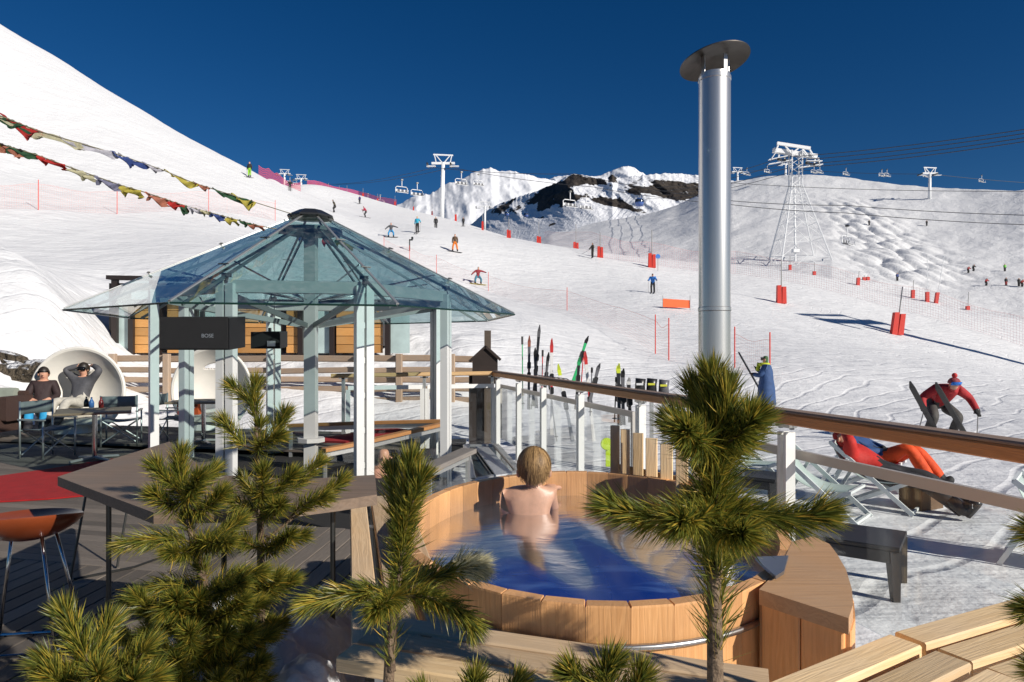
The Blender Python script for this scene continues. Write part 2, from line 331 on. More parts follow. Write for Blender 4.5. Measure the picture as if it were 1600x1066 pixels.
# ------------------------------------------------------------------ far hill with moguls
def polar(name, cols, rows, fn, m):
    P, S = np.meshgrid(np.array(cols, float), np.array(rows, float)); Z, y = fn(P, S)
    return sheet(name, (P-800)/F*Z, Z, HC+(HZ-y)/F*Z, m)
def hillfn(P, S):
    crest = np.interp(P, [780, 820, 860, 940, 1000, 1060, 1110, 1143, 1200, 1260, 1300, 1400, 1500, 1570, 1640, 1900, 2400], [398, 384, 366, 348, 338, 322, 301, 287, 278, 275, 278, 287, 294, 297, 298, 310, 330])
    foot = np.interp(P, [780, 900, 1000, 1143, 1300, 1500, 1700, 2400], [430, 430, 435, 445, 460, 520, 560, 620])
    s = np.clip(S, 0, 1); y = foot+(crest-foot)*s**.9
    kz = np.interp(P, [780, 1143, 1600, 2400], [1.34, 1.0, .70, .5]); Z = kz*(150+np.where(S <= 1, S*175, 175+(S-1)*500)); y = np.where(S > 1, y+(S-1)*220, y)
    X = (P-800)/F*Z
    d = 4.5*(fbm(X/60, Z/60, 4, 21)-.5)+1.2*(fbm(X/9, Z/9, 4, 22)-.5)
    # bumps skied into the slope
    cx = 1325+(y-320)*1.02; mask = np.exp(-((P-cx)/(45+np.clip((y-330)*.35, 0, 40)))**2)*np.clip((y-303)/25, 0, 1)*np.clip((452-y)/25, 0, 1)
    def cell(u, v):
        best = np.full(u.shape, 9.); iu, iv = np.floor(u).astype(np.int64), np.floor(v).astype(np.int64)
        for du in (-1, 0, 1):
            for dv in (-1, 0, 1):
                cu, cv = iu+du, iv+dv; jx = cu+.15+.7*_h(cu, cv, 5); jy = cv+.15+.7*_h(cu, cv, 9); best = np.minimum(best, (u-jx)**2+(v-jy)**2)
        return best
    mog = np.clip(1-1.7*cell(X/3.5+Z/40., Z/8.5-X/60.), 0, 1)**.8
    d = d+mask*(mog*2.5-.9)
    return Z, y-d*F/Z*np.clip(s*6, 0, 1)
fh = polar('far_hill', np.concatenate([np.arange(780, 1120, 5.), np.arange(1120, 1660, 2.), np.arange(1660, 2400, 20.)]), np.concatenate([np.linspace(0, 1, 170), np.linspace(1.02, 1.6, 10)]), hillfn, snow_far)
tag(fh, 'far snow hill covered with moguls under the chairlift', kind='structure')
def hill_pt(px, py):
    S_ = np.linspace(0, 1, 400)[None, :]; Z, y = hillfn(np.full((1, 400), float(px)), S_); k = int(np.argmin(np.abs(y-py))); return PX(px, float(y[0, k]), float(Z[0, k])-.2)
# ------------------------------------------------------------------ rock and ice
def rock_snow(name, thr, soft, rock=(.05, .042, .037), scale=.03, rough_scale=.2, snowc=(.86, .87, .90)):
    m = bpy.data.materials.new(name); m.use_nodes = True
    nt = m.node_tree; n = nt.nodes; l = nt.links; p = n['Principled BSDF']; p.inputs['Roughness'].default_value = .75; p.inputs['Specular IOR Level'].default_value = .2
    g = n.new('ShaderNodeNewGeometry'); sx = n.new('ShaderNodeSeparateXYZ'); l.new(g.outputs['Normal'], sx.inputs[0])
    tc = n.new('ShaderNodeTexCoord'); t = n.new('ShaderNodeTexNoise'); t.inputs['Scale'].default_value = scale; t.inputs['Detail'].default_value = 9; t.inputs['Roughness'].default_value = .68
    l.new(tc.outputs['Object'], t.inputs['Vector'])
    at = n.new('ShaderNodeAttribute'); at.attribute_name = 'rock'
    s1 = n.new('ShaderNodeMath'); s1.operation = 'MULTIPLY_ADD'; s1.inputs[1].default_value = 1.5; l.new(t.outputs[0], s1.inputs[0]); l.new(at.outputs['Fac'], s1.inputs[2])
    s2 = n.new('ShaderNodeMath'); s2.operation = 'SUBTRACT'; l.new(s1.outputs[0], s2.inputs[0]); l.new(sx.outputs[2], s2.inputs[1])
    mr = n.new('ShaderNodeMapRange'); mr.inputs[1].default_value = thr; mr.inputs[2].default_value = thr+soft; l.new(s2.outputs[0], mr.inputs[0])
    rc = n.new('ShaderNodeValToRGB'); l.new(t.outputs[0], rc.inputs[0]); rc.color_ramp.elements[0].position = .35; rc.color_ramp.elements[1].position = .7
    rc.color_ramp.elements[0].color = (*[c*.5 for c in rock], 1); rc.color_ramp.elements[1].color = (*[c*1.7 for c in rock], 1)
    mx = n.new('ShaderNodeMix'); mx.data_type = 'RGBA'; mx.inputs[6].default_value = (*snowc, 1); l.new(rc.outputs[0], mx.inputs[7]); l.new(mr.outputs[0], mx.inputs[0])
    l.new(mx.outputs[2], p.inputs['Base Color'])
    b = n.new('ShaderNodeBump'); b.inputs['Strength'].default_value = .8; b.inputs['Distance'].default_value = 1.; t2 = n.new('ShaderNodeTexNoise'); t2.inputs['Scale'].default_value = rough_scale; t2.inputs['Detail'].default_value = 8
    l.new(tc.outputs['Object'], t2.inputs['Vector']); l.new(t2.outputs[0], b.inputs['Height']); l.new(b.outputs[0], p.inputs['Normal'])
    return m
def rocky(o, vals):
    a = o.data.attributes.new('rock', 'FLOAT', 'POINT'); a.data.foreach_set('value', vals.ravel().astype(np.float32))
def mount(name, label, sil, foot, Z0, Z1, step, nr, amp, scale, seed, m, rockfn=None, ridged=True, jag=4., zk=None, soft=0.):
    cols = np.arange(sil[0][0], sil[-1][0]+.1, step); rows = np.concatenate([np.linspace(0, 1, nr), [1.06, 1.2, 1.5]])
    P, S = np.meshgrid(cols, rows); s = np.clip(S, 0, 1)
    cr = np.interp(P, [q[0] for q in sil], [q[1] for q in sil]); y = foot+(cr-foot)*s-jag*(fbm(P/10., P*0+seed, 4, seed, True, .6)-.6)*np.where(S > 1, 1, s**10)
    Z = Z0+(Z1-Z0)*s; Z = Z*(np.interp(P, *zk) if zk else 1)+np.where(S > 1, (S-1)*(Z1-Z0)*1.5, 0); y = np.where(S > 1, y+(S-1)*160, y)
    X = (P-800)/F*Z; hh = s*(foot-cr)/F*Z; d = amp*(fbm(X/scale+hh/scale*.5, hh/scale*1.2, 6, seed, ridged, .58)-.55)
    env = np.clip(np.sin(np.clip(s, 0, 1)*math.pi)*1.3, 0, 1)*.9+.12
    if soft: d = d*np.clip((s-soft)/.35, .12, 1)
    y = y-d*.22*F/Z*env; Z = Z-d*1.15*np.clip(s*3, 0, 1); X = (P-800)/F*Z
    o = sheet(name, X, Z, HC+(HZ-y)/F*Z, m); rocky(o, rockfn(P, y, X, Z) if rockfn else np.zeros_like(P)); tag(o, label, kind='structure')
    return o
alp = rock_snow('alpine_rock_snow', .62, .28, (.13, .115, .105), .012, .05)
mount('mountain', 'jagged snow covered summit far behind the piste', [(560, 345), (600, 330), (625, 318), (650, 306), (672, 303), (700, 287), (718, 283), (735, 272), (752, 265), (768, 262), (780, 268), (797, 266), (815, 271), (828, 274), (845, 279), (870, 284), (905, 290), (945, 300), (990, 330)], 372, 900, 1500, 1.5, 70, 85, 170, 41, alp, lambda P, y, X, Z: np.where(P < 800, .10, .0)*np.ones_like(P))
mount('mountain_peak', 'small distant white summit above the rocky ridge', [(820, 300), (850, 284), (868, 277), (893, 274), (915, 277), (940, 273), (955, 268), (970, 261), (982, 259), (992, 263), (1003, 270), (1015, 276), (1040, 284), (1080, 300)], 330, 1700, 2300, 1.5, 40, 160, 200, 55, alp, lambda P, y, X, Z: np.full_like(P, -.02))
def ridge_rock(P, y, X, Z):
    def blob(cx, cy, rx, ry, sl=0.): return np.exp(-(((P-cx)/rx)**2+((y-cy-sl*(P-cx))/ry)**2)**1.5)
    r = np.zeros_like(P)
    for q in ((1020, 288, 62, 13, .04), (1075, 296, 40, 12, .05), (1010, 300, 35, 7, .1), (1110, 308, 40, 9, 0), (1060, 308, 22, 6, 0), (1150, 296, 22, 9, .1), (905, 281, 26, 9, .1), (880, 292, 30, 12, -.3), (925, 309, 45, 9, .1), (955, 318, 26, 7, .1), (880, 316, 26, 9, -.15),
              (935, 283, 16, 9, 0), (958, 276, 8, 9, 0), (1000, 331, 20, 6, .15), (978, 322, 18, 6, .2), (850, 300, 20, 14, -.5), (815, 322, 26, 7, -.5), (858, 352, 11, 4, -.3), (846, 340, 8, 3, 0), (848, 320, 12, 12, -.5), (790, 320, 20, 9, -.6)): r += blob(*q)
    return r*1.05-.36+1.5*(fbm(X/9, Z/9, 5, 77, False, .62)-.5)
mount('rocky_ridge', 'snowy ridge with dark rock bands behind the chairlift', [(735, 352), (760, 330), (785, 316), (815, 306), (845, 296), (868, 286), (885, 276), (897, 272), (912, 274), (930, 279), (950, 277), (957, 272), (965, 279), (985, 276), (1010, 273), (1040, 271), (1070, 272), (1100, 276), (1143, 283), (1180, 290), (1220, 300)], 398, 335, 440, 1.2, 120, 17, 38, 63, rock_snow('ridge_rock_snow', .46, .12, (.052, .043, .036), .11, .5), ridge_rock, zk=([735, 780, 830, 880, 930, 1000, 1220], [1.36, 1.27, 1.17, 1.09, 1.035, 1., .94]), soft=.35)
# ================================================================== TERRACE
# ------------------------------------------------------------------ deck boards
deck = thing('deck', (-6, 8, 0), 'grey weathered timber terrace of long boards', 'deck'); del deck['category']; tag(deck, kind='structure')
deck_wood = wood('deck_boards', (.18, .15, .122), (.095, .078, .063), .8, grey=(.13, .112, .094), rnd=.4)
w = .145
for k in range(-4, int(7.6/w)):                       # far part: boards run along the fence
    y = 6.6+k*w; x1 = -2.6-.10*k*w
    if y > 8.4: x1 = -4.4 if y < 11.6 else -1.6
    plank('board', (-15.5, y+2.2, -.02), (x1, y-.9, -.02), w-.008, .04, deck_wood, deck)
for k in range(int(9.6/w)):                       # near part: boards run away from the viewer
    x = -9.0+k*w
    if x > -.45: break
    plank('board', (x-.35, .6, -.024), (x+.15, min(6.1+.24*(-x-2.6)+.4, 8.6), -.024), w-.008, .04, deck_wood, deck)
MB().box((-7.6, 5.6, -.16), (13.4, 15.6, .08)).build('deck_gap_shade', mat('dark_void', (.012, .011, .010), .9), deck)  # near-black sheet under the boards, painted shade for the gaps
# ------------------------------------------------------------------ red carpet
cr = [GP(-60, 752, .005), GP(135, 742, .005), GP(255, 716, .005), GP(150, 790, .005), GP(60, 783, .005), GP(-60, 787, .005)]
cr = [GP(-120, 757, .004), GP(0, 745, .004), GP(70, 735, .004), GP(175, 718, .004), GP(240, 716, .004), GP(140, 775, .004), GP(75, 781, .004), GP(-120, 792, .004)]
tag(MB().prism(cr, (0, 0, .014)).build('carpet', mat('red_carpet', (.42, .008, .01), .95, var=.25, bump=.5, bscale=200)), 'bright red carpet laid on the grey deck boards', 'carpet')
# ------------------------------------------------------------------ octagonal glass pavilion
SC = .92; PC = V(-3.17*SC, 10.77*SC, 0); RE = 3.28*SC; RP = 2.21*SC; TH = R(-146.1)
ZE = HC+(2.167-HC)*SC; ZP = HC+(2.469-HC)*SC; ZA = HC+(HZ-328)*PC.y/F
pav = thing('glass_pavilion', PC, 'octagonal pavilion with pointed glass roof on paired metal posts', 'pavilion')
def oc(k, r, z): a = TH+k*math.pi/4; return V(PC.x+r*math.cos(a), PC.y+r*math.sin(a), z)
RT = .30; ZT = ZE+(ZA-ZE)*(1-RT/RE)               # the panes stop at the crown plate
grey_metal = mat('pavilion_metal', (.60, .60, .575), .42, .2, var=.1, vscale=2)
for k in range(8):
    a0, a1 = oc(k, RE, ZE), oc(k+1, RE, ZE); b0, b1 = oc(k, RT, ZT), oc(k+1, RT, ZT)
    g = (a1-a0).normalized()*.012; nrm = (a1-a0).cross(b0-a0).normalized()
    if nrm.z < 0: nrm = -nrm
    MB().add([a0+g, a1-g, b1-g*.4, b0+g*.4], [(0, 1, 2, 3)]).build('roof_pane', roof_glass, pav)
    e = MB().beam(a0+g-nrm*.009, a1-g-nrm*.009, .012, .018, up=nrm); e.build('pane_edge', mat('green_glass_edge', (.015, .05, .04), .15), pav)
    MB().beam(oc(k, RE*.995, ZE+.012), oc(k, RT*.9, ZT+.02), .035, .016, bev=.004).build('hip_cover', alu, pav)
    MB().beam(oc(k, RE*.93, ZE-.01), oc(k, RT*.8, ZT-.12), .022, .035).build('rafter', mat('rafter_metal', (.20, .22, .22), .4, .5), pav)
    for fr in (.34, .66):                          # glass clamps on the hips
        c = oc(k, RE*(1-fr)+RT*fr, ZE*(1-fr)+ZT*fr); t = V(math.cos(TH+k*math.pi/4+math.pi/2), math.sin(TH+k*math.pi/4+math.pi/2), 0)
        MB().beam(c-t*.06+V(0, 0, .03), c+t*.06+V(0, 0, .03), .03, .012).build('pane_clamp', darksteel, pav)
    # posts: two flat fins with a slot between, and spacer bolts
    c = oc(k, RP, 0); t = V(-math.sin(TH+k*math.pi/4), math.cos(TH+k*math.pi/4), 0); n_ = V(math.cos(TH+k*math.pi/4), math.sin(TH+k*math.pi/4), 0)
    po = MB()
    for s in (-1, 1): po.box(c+t*s*.062+V(0, 0, ZP/2-.4), (.095, .10, ZP+.8), Matrix((t, n_, V(0, 0, 1))).transposed())
    pobj = po.build('post', mat('post_metal', (.74, .74, .72), .4, .08, var=.06, vscale=2), pav)
    for z in np.arange(.25, ZP, .42): MB().box(c+V(0, 0, z), (.034, .05, .07), Matrix((t, n_, V(0, 0, 1))).transposed()).build('spacer', alu, pobj)
    MB().lathe(oc(k, RP*1.0, ZP+.02), [(.0, 0), (.022, 0), (.022, .06), (.055, .06), (.055, .10), (0, .10)], 14).build('spider_fitting', darksteel, pav)
    # ring beam between the post heads
    q0, q1 = oc(k, RP*1.0, ZP-.03), oc(k+1, RP*1.0, ZP-.03); d = (q1-q0).normalized()
    MB().beam(q0+d*.02, q1-d*.02, .07, .15, bev=.008).build('ring_beam', grey_metal, pav)
    # flat spokes from the column out to each post
    MB().beam(oc(k, .12, ZP-.42), oc(k, RP*.97, ZP-.12), .025, .07).build('spoke', alu if k == 3 else mat('rafter_metal', (.20, .22, .22), .4, .5), pav)
    MB().tube([oc(k, .14, ZP-.05), oc(k, RE*.62, ZE+(ZA-ZE)*.36)], .012, 6).build('tie_rod', chrome, pav)
MB().tube([PC+V(0, 0, -.6), PC+V(0, 0, ZT-.10)], .115, 4).build('column', grey_metal, pav)
MB().lathe(PC+V(0, 0, 0), [(0, ZA+.02), (RT*.55, ZA-.01), (RT*1.12, ZT+.055), (RT*1.15, ZT+.03), (RT*.5, ZT+.02), (0, ZT+.02)], 8, M=Matrix.Rotation(TH, 3, 'Z')).build('crown_plate', darksteel, pav)
MB().lathe(PC+V(0, 0, 0), [(0, ZT-.14), (RT*1.5, ZT-.14), (RT*1.5, ZT-.19), (0, ZT-.19)], 16).build('collar', darksteel, pav)
MB().lathe(PC+V(0, 0, .30), [(0, .06), (.2, .06), (.2, 0), (0, 0)], 8).build('base_flange', grey_metal, pav)
# ------------------------------------------------------------------ loudspeakers under the eave
def speaker(name, label, x0, x1, y0, y1, Z, dx, brand=True):
    a, b_ = PX(x0, y1, Z), PX(x1, y0, Z-.02); W = b_.x-a.x; Hh = b_.z-a.z
    t = thing(name, (a+b_)/2, label, 'loudspeaker')
    c = (a+b_)/2; D = .30
    MB().prism([(a.x, a.y, a.z), (b_.x, a.y, a.z), (b_.x+dx*.55, a.y+D, a.z+.03), (a.x+.10, a.y+D, a.z+.03)], (0, 0, Hh-.02)).build('cabinet', black_plastic, t)
    MB().box((c.x, a.y-.012, c.z), (W*.97, .02, Hh*.95), None, 0, .006).build('grille', mat('grille_cloth', (.008, .008, .009), .7, bump=.6, bscale=400), t)
    if brand:
        M = Matrix.Translation((a.x+W*.70, a.y-.0235, c.z-.03)) @ Matrix.Rotation(R(90), 4, 'X')
        text_mesh('logo', 'BOSE', .055, M, mat('logo_silver', (.55, .55, .55), .3, .8), t)
    MB().beam((c.x, a.y+D*.6, c.z+Hh*.4), (c.x, a.y+D*.6, c.z+Hh*.5+.06), .04, .04).build('bracket', darksteel, t)
    return t
speaker('loudspeaker', 'large black loudspeaker with silver logo hung under pavilion eave', 250, 357, 494, 547, 7.1, .09)
t = speaker('loudspeaker', 'small black loudspeaker seen from behind beside pavilion post', 392, 437, 518, 545, 10.2, .02, False)
MB().box(PX(424, 537, 10.17), (.12, .02, .08)).build('terminal_plate', alu, t)
# ------------------------------------------------------------------ low wooden ledges with glass round the sunken middle of the pavilion
def ledge(name, label, pts, Zs, w_, drop, m):
    P = [PX(q[0], q[1], z) for q, z in zip(pts, Zs)]; t = thing(name, P[0]-V(0, 0, drop), label, 'ledge')
    for a, b_ in zip(P[:-1], P[1:]):
        plank('ledge_board', a, b_, w_, .05, m, t); d = (b_-a).normalized()
        lo = V(0, 0, -drop)
        fr = MB().beam(a+V(0, 0, -.06), b_+V(0, 0, -.06), .04, .07).beam(a+lo+d*.03, a+d*.03+V(0, 0, -.04), .05, .05).beam(b_+lo-d*.03, b_-d*.03+V(0, 0, -.04), .05, .05)
        fr.build('metal_frame', alu, t)
        MB().prism([a+d*.06+V(0, 0, -.10), b_-d*.06+V(0, 0, -.10), b_-d*.06+lo, a+d*.06+lo], d.cross(V(0, 0, 1))*.012).build('glass_pane', clear_glass, t)
    return t
amber = wood('amber_larch', (.50, .24, .08), (.33, .13, .04), .5, grey=(.40, .22, .10))
ledge('wooden_ledge', 'amber wooden ledge on glass running behind the pavilion column', [(452, 665), (568, 661), (692, 658)], [11.2, 10.8, 10.4], .12, .55, amber)
ledge('wooden_ledge', 'amber wooden ledge on glass slanting past the bald man', [(504, 704), (565, 692), (690, 663)], [8.9, 9.2, 10.3], .13, .62, amber)
ledge('wooden_ledge', 'grey topped wooden ledge on bolted metal post beside hot tub', [(668, 733), (733, 704)], [6.6, 7.4], .18, .55, silver_wood)
tag(MB().prism([PX(540, 690, 10.6), PX(655, 672, 10.6), PX(600, 668, 11.0), PX(478, 688, 11.0)], (0, 0, -.03)).build('red_cover', mat('red_cloth', (.34, .02, .025), .9, var=.2)), 'red cloth cover lying inside the sunken pavilion seating', 'cover')
pit = MB().box((-2.4, 9.6, -.62), (4.6, 4.4, .06)).build('pit_floor', mat('dark_floor', (.07, .07, .07), .8, var=.3)); tag(pit, 'dark floor of the sunken pavilion seating', kind='structure')
# ------------------------------------------------------------------ steel framed plunge basin behind the hot tub
t = thing('steel_basin', GP(770, 720, .1), 'steel rimmed basin with perforated step beyond the hot tub', 'basin')
Q = [GP(728, 697, .18), GP(775, 696, .18), GP(812, 738, .18), GP(738, 752, .18)]
rim = MB()
for a, b_ in zip(Q, Q[1:]+Q[:1]): rim.beam(a, b_, .09, .05, bev=.01)
rim.build('rim', alu, t); MB().prism(Q, (0, 0, -.1)).build('water', mat('dark_basin_water', (.05, .07, .08), .08), t)
MB().prism([GP(742, 700, .2), GP(762, 699, .2), GP(800, 742, .2), GP(775, 745, .2)], (0, 0, .02)).build('perforated_step', mat('perforated_plate', (.72, .74, .76), .4, .5, var=.5, vscale=60), t)
# ------------------------------------------------------------------ dark lantern post at the railing corner
LZ = 12.9
t = thing('lantern_post', PX(760, 697, LZ), 'black house shaped shrine on a square wooden post', 'post')
MB().box(PX(762, 600, LZ-.1)+V(0, 0, -.15), (.12, .14, 2.3)).build('pole', wood('brown_post', (.10, .075, .055), (.06, .045, .035), .8), t)
MB().box(PX(747, 640, LZ)+V(0, 0, -.1), (.34, .10, 1.5)).build('panel', black_wood, t)
a, b_, c, d, e = [PX(x, y, LZ-.28) for x, y in ((738, 600), (777, 600), (777, 560), (758, 544), (738, 560))]
MB().prism([a, b_, c, d, e], (0, .42, 0)).build('house_box', black_wood, t)
for q0, q1 in ((PX(733, 565, LZ-.3), PX(759, 541, LZ-.3)), (PX(758, 541, LZ-.3), PX(782, 563, LZ-.3))):
    M, L = frame(q0, q1, (0, 1, 0)); MB().box((q0+q1)/2+V(0, .23, 0), (L, .04, .5), M).build('roof_board', black_wood, t)
# ------------------------------------------------------------------ glazed railing with wooden handrail
ZR = 1.26; RC = GP(779, 579.5, ZR); RN = GP(1604, 686, ZR); ud = (RN-RC).normalized(); nn = V(-ud.y, ud.x, 0)
RN2 = RN+ud*.6
def on_rail(px): # point of the rail line in photo column px
    k = (px-800)/F; s = (k*RC.y-RC.x)/(ud.x-k*ud.y); return RC+ud*s
rl = thing('glass_railing', on_rail(1000)-V(0, 0, ZR), 'long wooden handrail on white posts with glass panels beside snow', 'railing')
hw = .125
prevp = RC-ud*.03
for px in (1064, 1700):
    e_ = on_rail(px) if px < 1700 else RN2
    plank('handrail', prevp-nn*hw/2+V(0, 0, -.056), e_-nn*hw/2+V(0, 0, -.056), hw, .068, rail_wood, rl, bev=.008); plank('rail_cap', prevp-nn*hw/2+V(0, 0, -.011), e_-nn*hw/2+V(0, 0, -.011), hw*.97, .022, cap_wood, rl, bev=.008); prevp = e_+ud*.006
post_white = mat('post_white', (.82, .82, .79), .4, .15)
for px in (783, 816, 855, 914, 1010, 1241):
    c = on_rail(px)-nn*.06
    p = MB()
    for s in (-1, 1): p.box((c.x+ud.x*s*.030, c.y+ud.y*s*.030, ZR/2-.12), (.026, .07, ZR-.05), Matrix((ud, nn, V(0, 0, 1))).transposed())
    po = p.build('railing_post', post_white, rl)
    MB().beam(c-ud*.07+V(0, 0, -.105), c+ud*.07+V(0, 0, -.105), .06, .022).build('bracket', alu, po)
    for s in (-1, 1): MB().lathe(c+ud*s*.055+V(0, 0, -.125), [(0, .03), (.016, .03), (.016, 0), (0, 0)], 8).build('bolt', darksteel, po)
def zpan(px): return 1.02 if px < 1000 else .99
for (x0, x1) in ((778, 806), (808, 844), (846, 900), (902, 984), (1060, 1214), (1217, 1720)):
    a = on_rail(x0)+nn*.045; b_ = on_rail(x1)+nn*.045 if x1 < 1700 else RN2+nn*.045; z1 = zpan(x0); z0 = .06
    a = V(a.x, a.y, 0); b_ = V(b_.x, b_.y, 0); U = V(0, 0, 1); st = .045
    pn = MB().beam(a+U*(z1-.03), b_+U*(z1-.03), .03, .06)
    for q, s in ((a, 1), (b_, -1)): pn.beam(q+ud*s*st/2+U*z0, q+ud*s*st/2+U*(z1-.06), st, .03, up=ud.cross(U))
    po = pn.build('panel_frame', mat('panel_grey', (.50, .47, .43), .45, .35), rl)
    MB().prism([a+ud*st+U*z0, b_-ud*st+U*z0, b_-ud*st+U*(z1-.06), a+ud*st+U*(z1-.06)], nn*.01).build('glass_pane', clear_glass, po)
# the short return of the railing into the pavilion
RL = PX(517, 583.6, 11.25); r2 = thing('glass_railing', (RC+RL)/2-V(0, 0, ZR), 'short yellowish wooden handrail with glass running into the pavilion', 'railing')
d2 = (RL-RC).normalized(); nn2 = V(-d2.y, d2.x, 0)
plank('handrail', RC+d2*.02+V(0, 0, -.04), RL+V(0, 0, -.04), .12, .07, honey_wood, r2, bev=.015)
for s in (.04, .46, .93):
    c = RC+(RL-RC)*s; po = MB().box((c.x, c.y, ZR/2-.05), (.05, .05, ZR-.04)).build('railing_post', alu, r2)
    MB().box((c.x, c.y, ZR-.1), (.14, .05, .02)).build('bracket', chrome, po)
for s0, s1 in ((.03, .44), (.47, .9)):
    a = RC+(RL-RC)*s0; b_ = RC+(RL-RC)*s1; a = V(a.x, a.y-.05, 0); b_ = V(b_.x, b_.y-.05, 0)
    p = MB().beam(a+V(0, 0, 1.0), b_+V(0, 0, 1.0), .03, .07)
    for q in (a, b_): p.beam(q+V(0, 0, -.05), q+V(0, 0, .97), .07, .03)
    po = p.build('panel_frame', white_paint, r2); MB().prism([a+V(0, 0, .0), b_, b_+V(0, 0, .96), a+V(0, 0, .96)], V(0, .01, 0)).build('glass_pane', clear_glass, po)
hk = thing('ski_hook', on_rail(868), 'row of bent steel hooks on top of the wooden handrail', 'hooks')
for k in range(6):
    c = on_rail(851+k*7.4)-nn*.02; MB().tube([c-nn*.14+V(0, 0, .03), c+V(0, 0, .012), c+nn*.10-V(0, 0, .05)], .006, 6).build('hook', chrome, hk)
# ------------------------------------------------------------------ rustic fence at the foot of the bank
FZ = 17.6; fn = thing('rail_fence', PX(460, 650, FZ), 'rustic fence of rough horizontal rails below the snow bank', 'fence')
fx = [178, 262, 352, 428, 562, 624, 706, 752]
fy = lambda px: FZ+.5*math.sin(px/200.)
for px in fx[:-1]:
    z1 = PX(px, 553, fy(px)).z; c = PX(px, 600, fy(px))
    plank('fence_post', (c.x, c.y-.05, -.45), (c.x, c.y-.05, z1), .17, .16, fence_wood, fn, up=(0, 1, 0), bev=.02)
for y_, th in ((561, .17), (579, .15), (594, .15), (608, .15), (624, .14), (637, .12)):
    for a, b_ in zip(fx[:-1], fx[1:]):
        if y_ > 615 and a > 420 and random.random() < .25: continue
        plank('fence_rail', PX(a-2, y_+random.uniform(-1.5, 1.5), fy(a)+.08), PX(b_+2, y_+random.uniform(-1.5, 1.5), fy(b_)+.08), .08, th, fence_wood, fn, bev=.025)
# ------------------------------------------------------------------ timber hut dug into the slope
HZd = 20.6; hut = thing('wooden_hut', PX(400, 555, HZd), 'timber and glass hut buried in the snow behind fence', 'hut')
U = lambda px, py, dz=0.: PX(px, py, HZd+dz)
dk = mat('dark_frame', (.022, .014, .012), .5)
for (x0, x1) in ((211, 244), (262, 302), (372, 438), (448, 466), (526, 598)):
    y0 = 472; nb = 6; hgt = (552-y0)/nb
    for k in range(nb):
        a = U(x0, y0+(k+.5)*hgt); b_ = U(x1, y0+(k+.5)*hgt); plank('wall_board', a, b_, .05, hgt*HZd/F-.012, hut_wood, hut, up=(0, 0, 1), bev=.008)
for px, w_, top in ((180, 8, 432), (206, 8, 470), (248, 7, 470), (306, 8, 470), (367, 7, 470), (470, 8, 470), (519, 7, 470), (606, 8, 470)):
    a = U(px, 552, -.06); b_ = U(px, top, -.06); MB().beam(a-V(0, 0, .4), b_, w_*HZd/F, .16, up=(0, 1, 0)).build('frame_post', dk, hut)
for x0, x1 in ((185, 202), (310, 364), (474, 516), (610, 640)):
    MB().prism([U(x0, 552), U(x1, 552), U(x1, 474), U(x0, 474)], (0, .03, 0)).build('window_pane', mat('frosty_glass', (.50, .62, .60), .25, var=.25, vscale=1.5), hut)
MB().beam(U(170, 434, -.05), U(330, 437, -.05), .3, .12).build('lintel', dk, hut); MB().beam(U(200, 471, -.05), U(640, 471, -.05), .22, .10).build('head_beam', dk, hut)
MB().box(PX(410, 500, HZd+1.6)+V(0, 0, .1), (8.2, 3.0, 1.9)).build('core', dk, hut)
MB().prism([PX(205, 468, HZd-.35), PX(628, 468, HZd-.35), PX(640, 462, HZd+3.4)+V(0, 0, .3), PX(215, 462, HZd+3.4)+V(0, 0, .3)], (0, 0, .22)).build('snowy_roof', snow, hut)
# ================================================================== HOT TUB, BENCHES, CHIMNEY
RIM = .85; TZ0, TZ1 = (HC-RIM)*F/(948-HZ), (HC-RIM)*F/(736-HZ); TC = V(.36, (TZ0+TZ1)/2, 0); RY = (TZ1-TZ0)/2; RX = .885
TUBROT = R(-3.)
def tp(a, k=1., z=RIM, off=0.):
    x = (RX*k+off)*math.cos(a); y = (RY*k+off)*math.sin(a); c, s = math.cos(TUBROT), math.sin(TUBROT); return V(TC.x+x*c-y*s, TC.y+x*s+y*c, z)
tub = thing('hot_tub', TC, 'round wooden hot tub of cedar staves filled with blue water', 'hot tub')
NS = 46; an = np.linspace(0, 2*math.pi, 2000); pts = np.array([tp(a)[:2] for a in an]); L = np.concatenate([[0], np.cumsum(np.hypot(*np.diff(pts, axis=0).T))])
aa = np.interp(np.linspace(0, L[-1], NS+1), L, an)
for k in range(NS):
    j = .003*random.uniform(-1, 1); s = MB()
    a0, a1 = aa[k], aa[k+1]; g = (a1-a0)*.005
    A0, A1 = a0+g, a1-g; t_ = .05
    z1 = RIM+j; z0 = -.25; bb = .007
    o0, o1, i0, i1 = tp(A0), tp(A1), tp(A0, 1, RIM, -t_), tp(A1, 1, RIM, -t_)
    ring = []
    c = (o0+o1+i0+i1)/4
    for z, sh in ((z0, 1.), (z1-bb, 1.), (z1, 1-.05)):
        for q in (o0, o1, i1, i0): p = c+(q-c)*sh; ring.append(V(p.x, p.y, z))
    fs = [(3, 2, 1, 0), (8, 9, 10, 11)]+[(r*4+i, r*4+(i+1) % 4, r*4+4+(i+1) % 4, r*4+4+i) for r in range(2) for i in range(4)]
    # own origin and upright grain: local X points up
    M = Matrix((V(0, 0, 1), (o1-o0).normalized(), V(0, 0, 1).cross((o1-o0).normalized()))).transposed(); Mi = M.inverted()
    s.add([Mi @ (p-c) for p in ring], fs); o = s.build('stave', red_cedar, None); o.matrix_basis = Matrix.Translation(c) @ M.to_4x4()
    o.parent = tub; o.matrix_parent_inverse = WORLD[tub.name].inverted()
for z in (RIM-.125, .28): MB().tube([tp(a, 1, z, .008) for a in np.linspace(0, 2*math.pi, 90)[:-1]], .011, 6, closed=True).build('hoop', mat('hoop_steel', (.45, .45, .45), .35, 1.), tub, True)
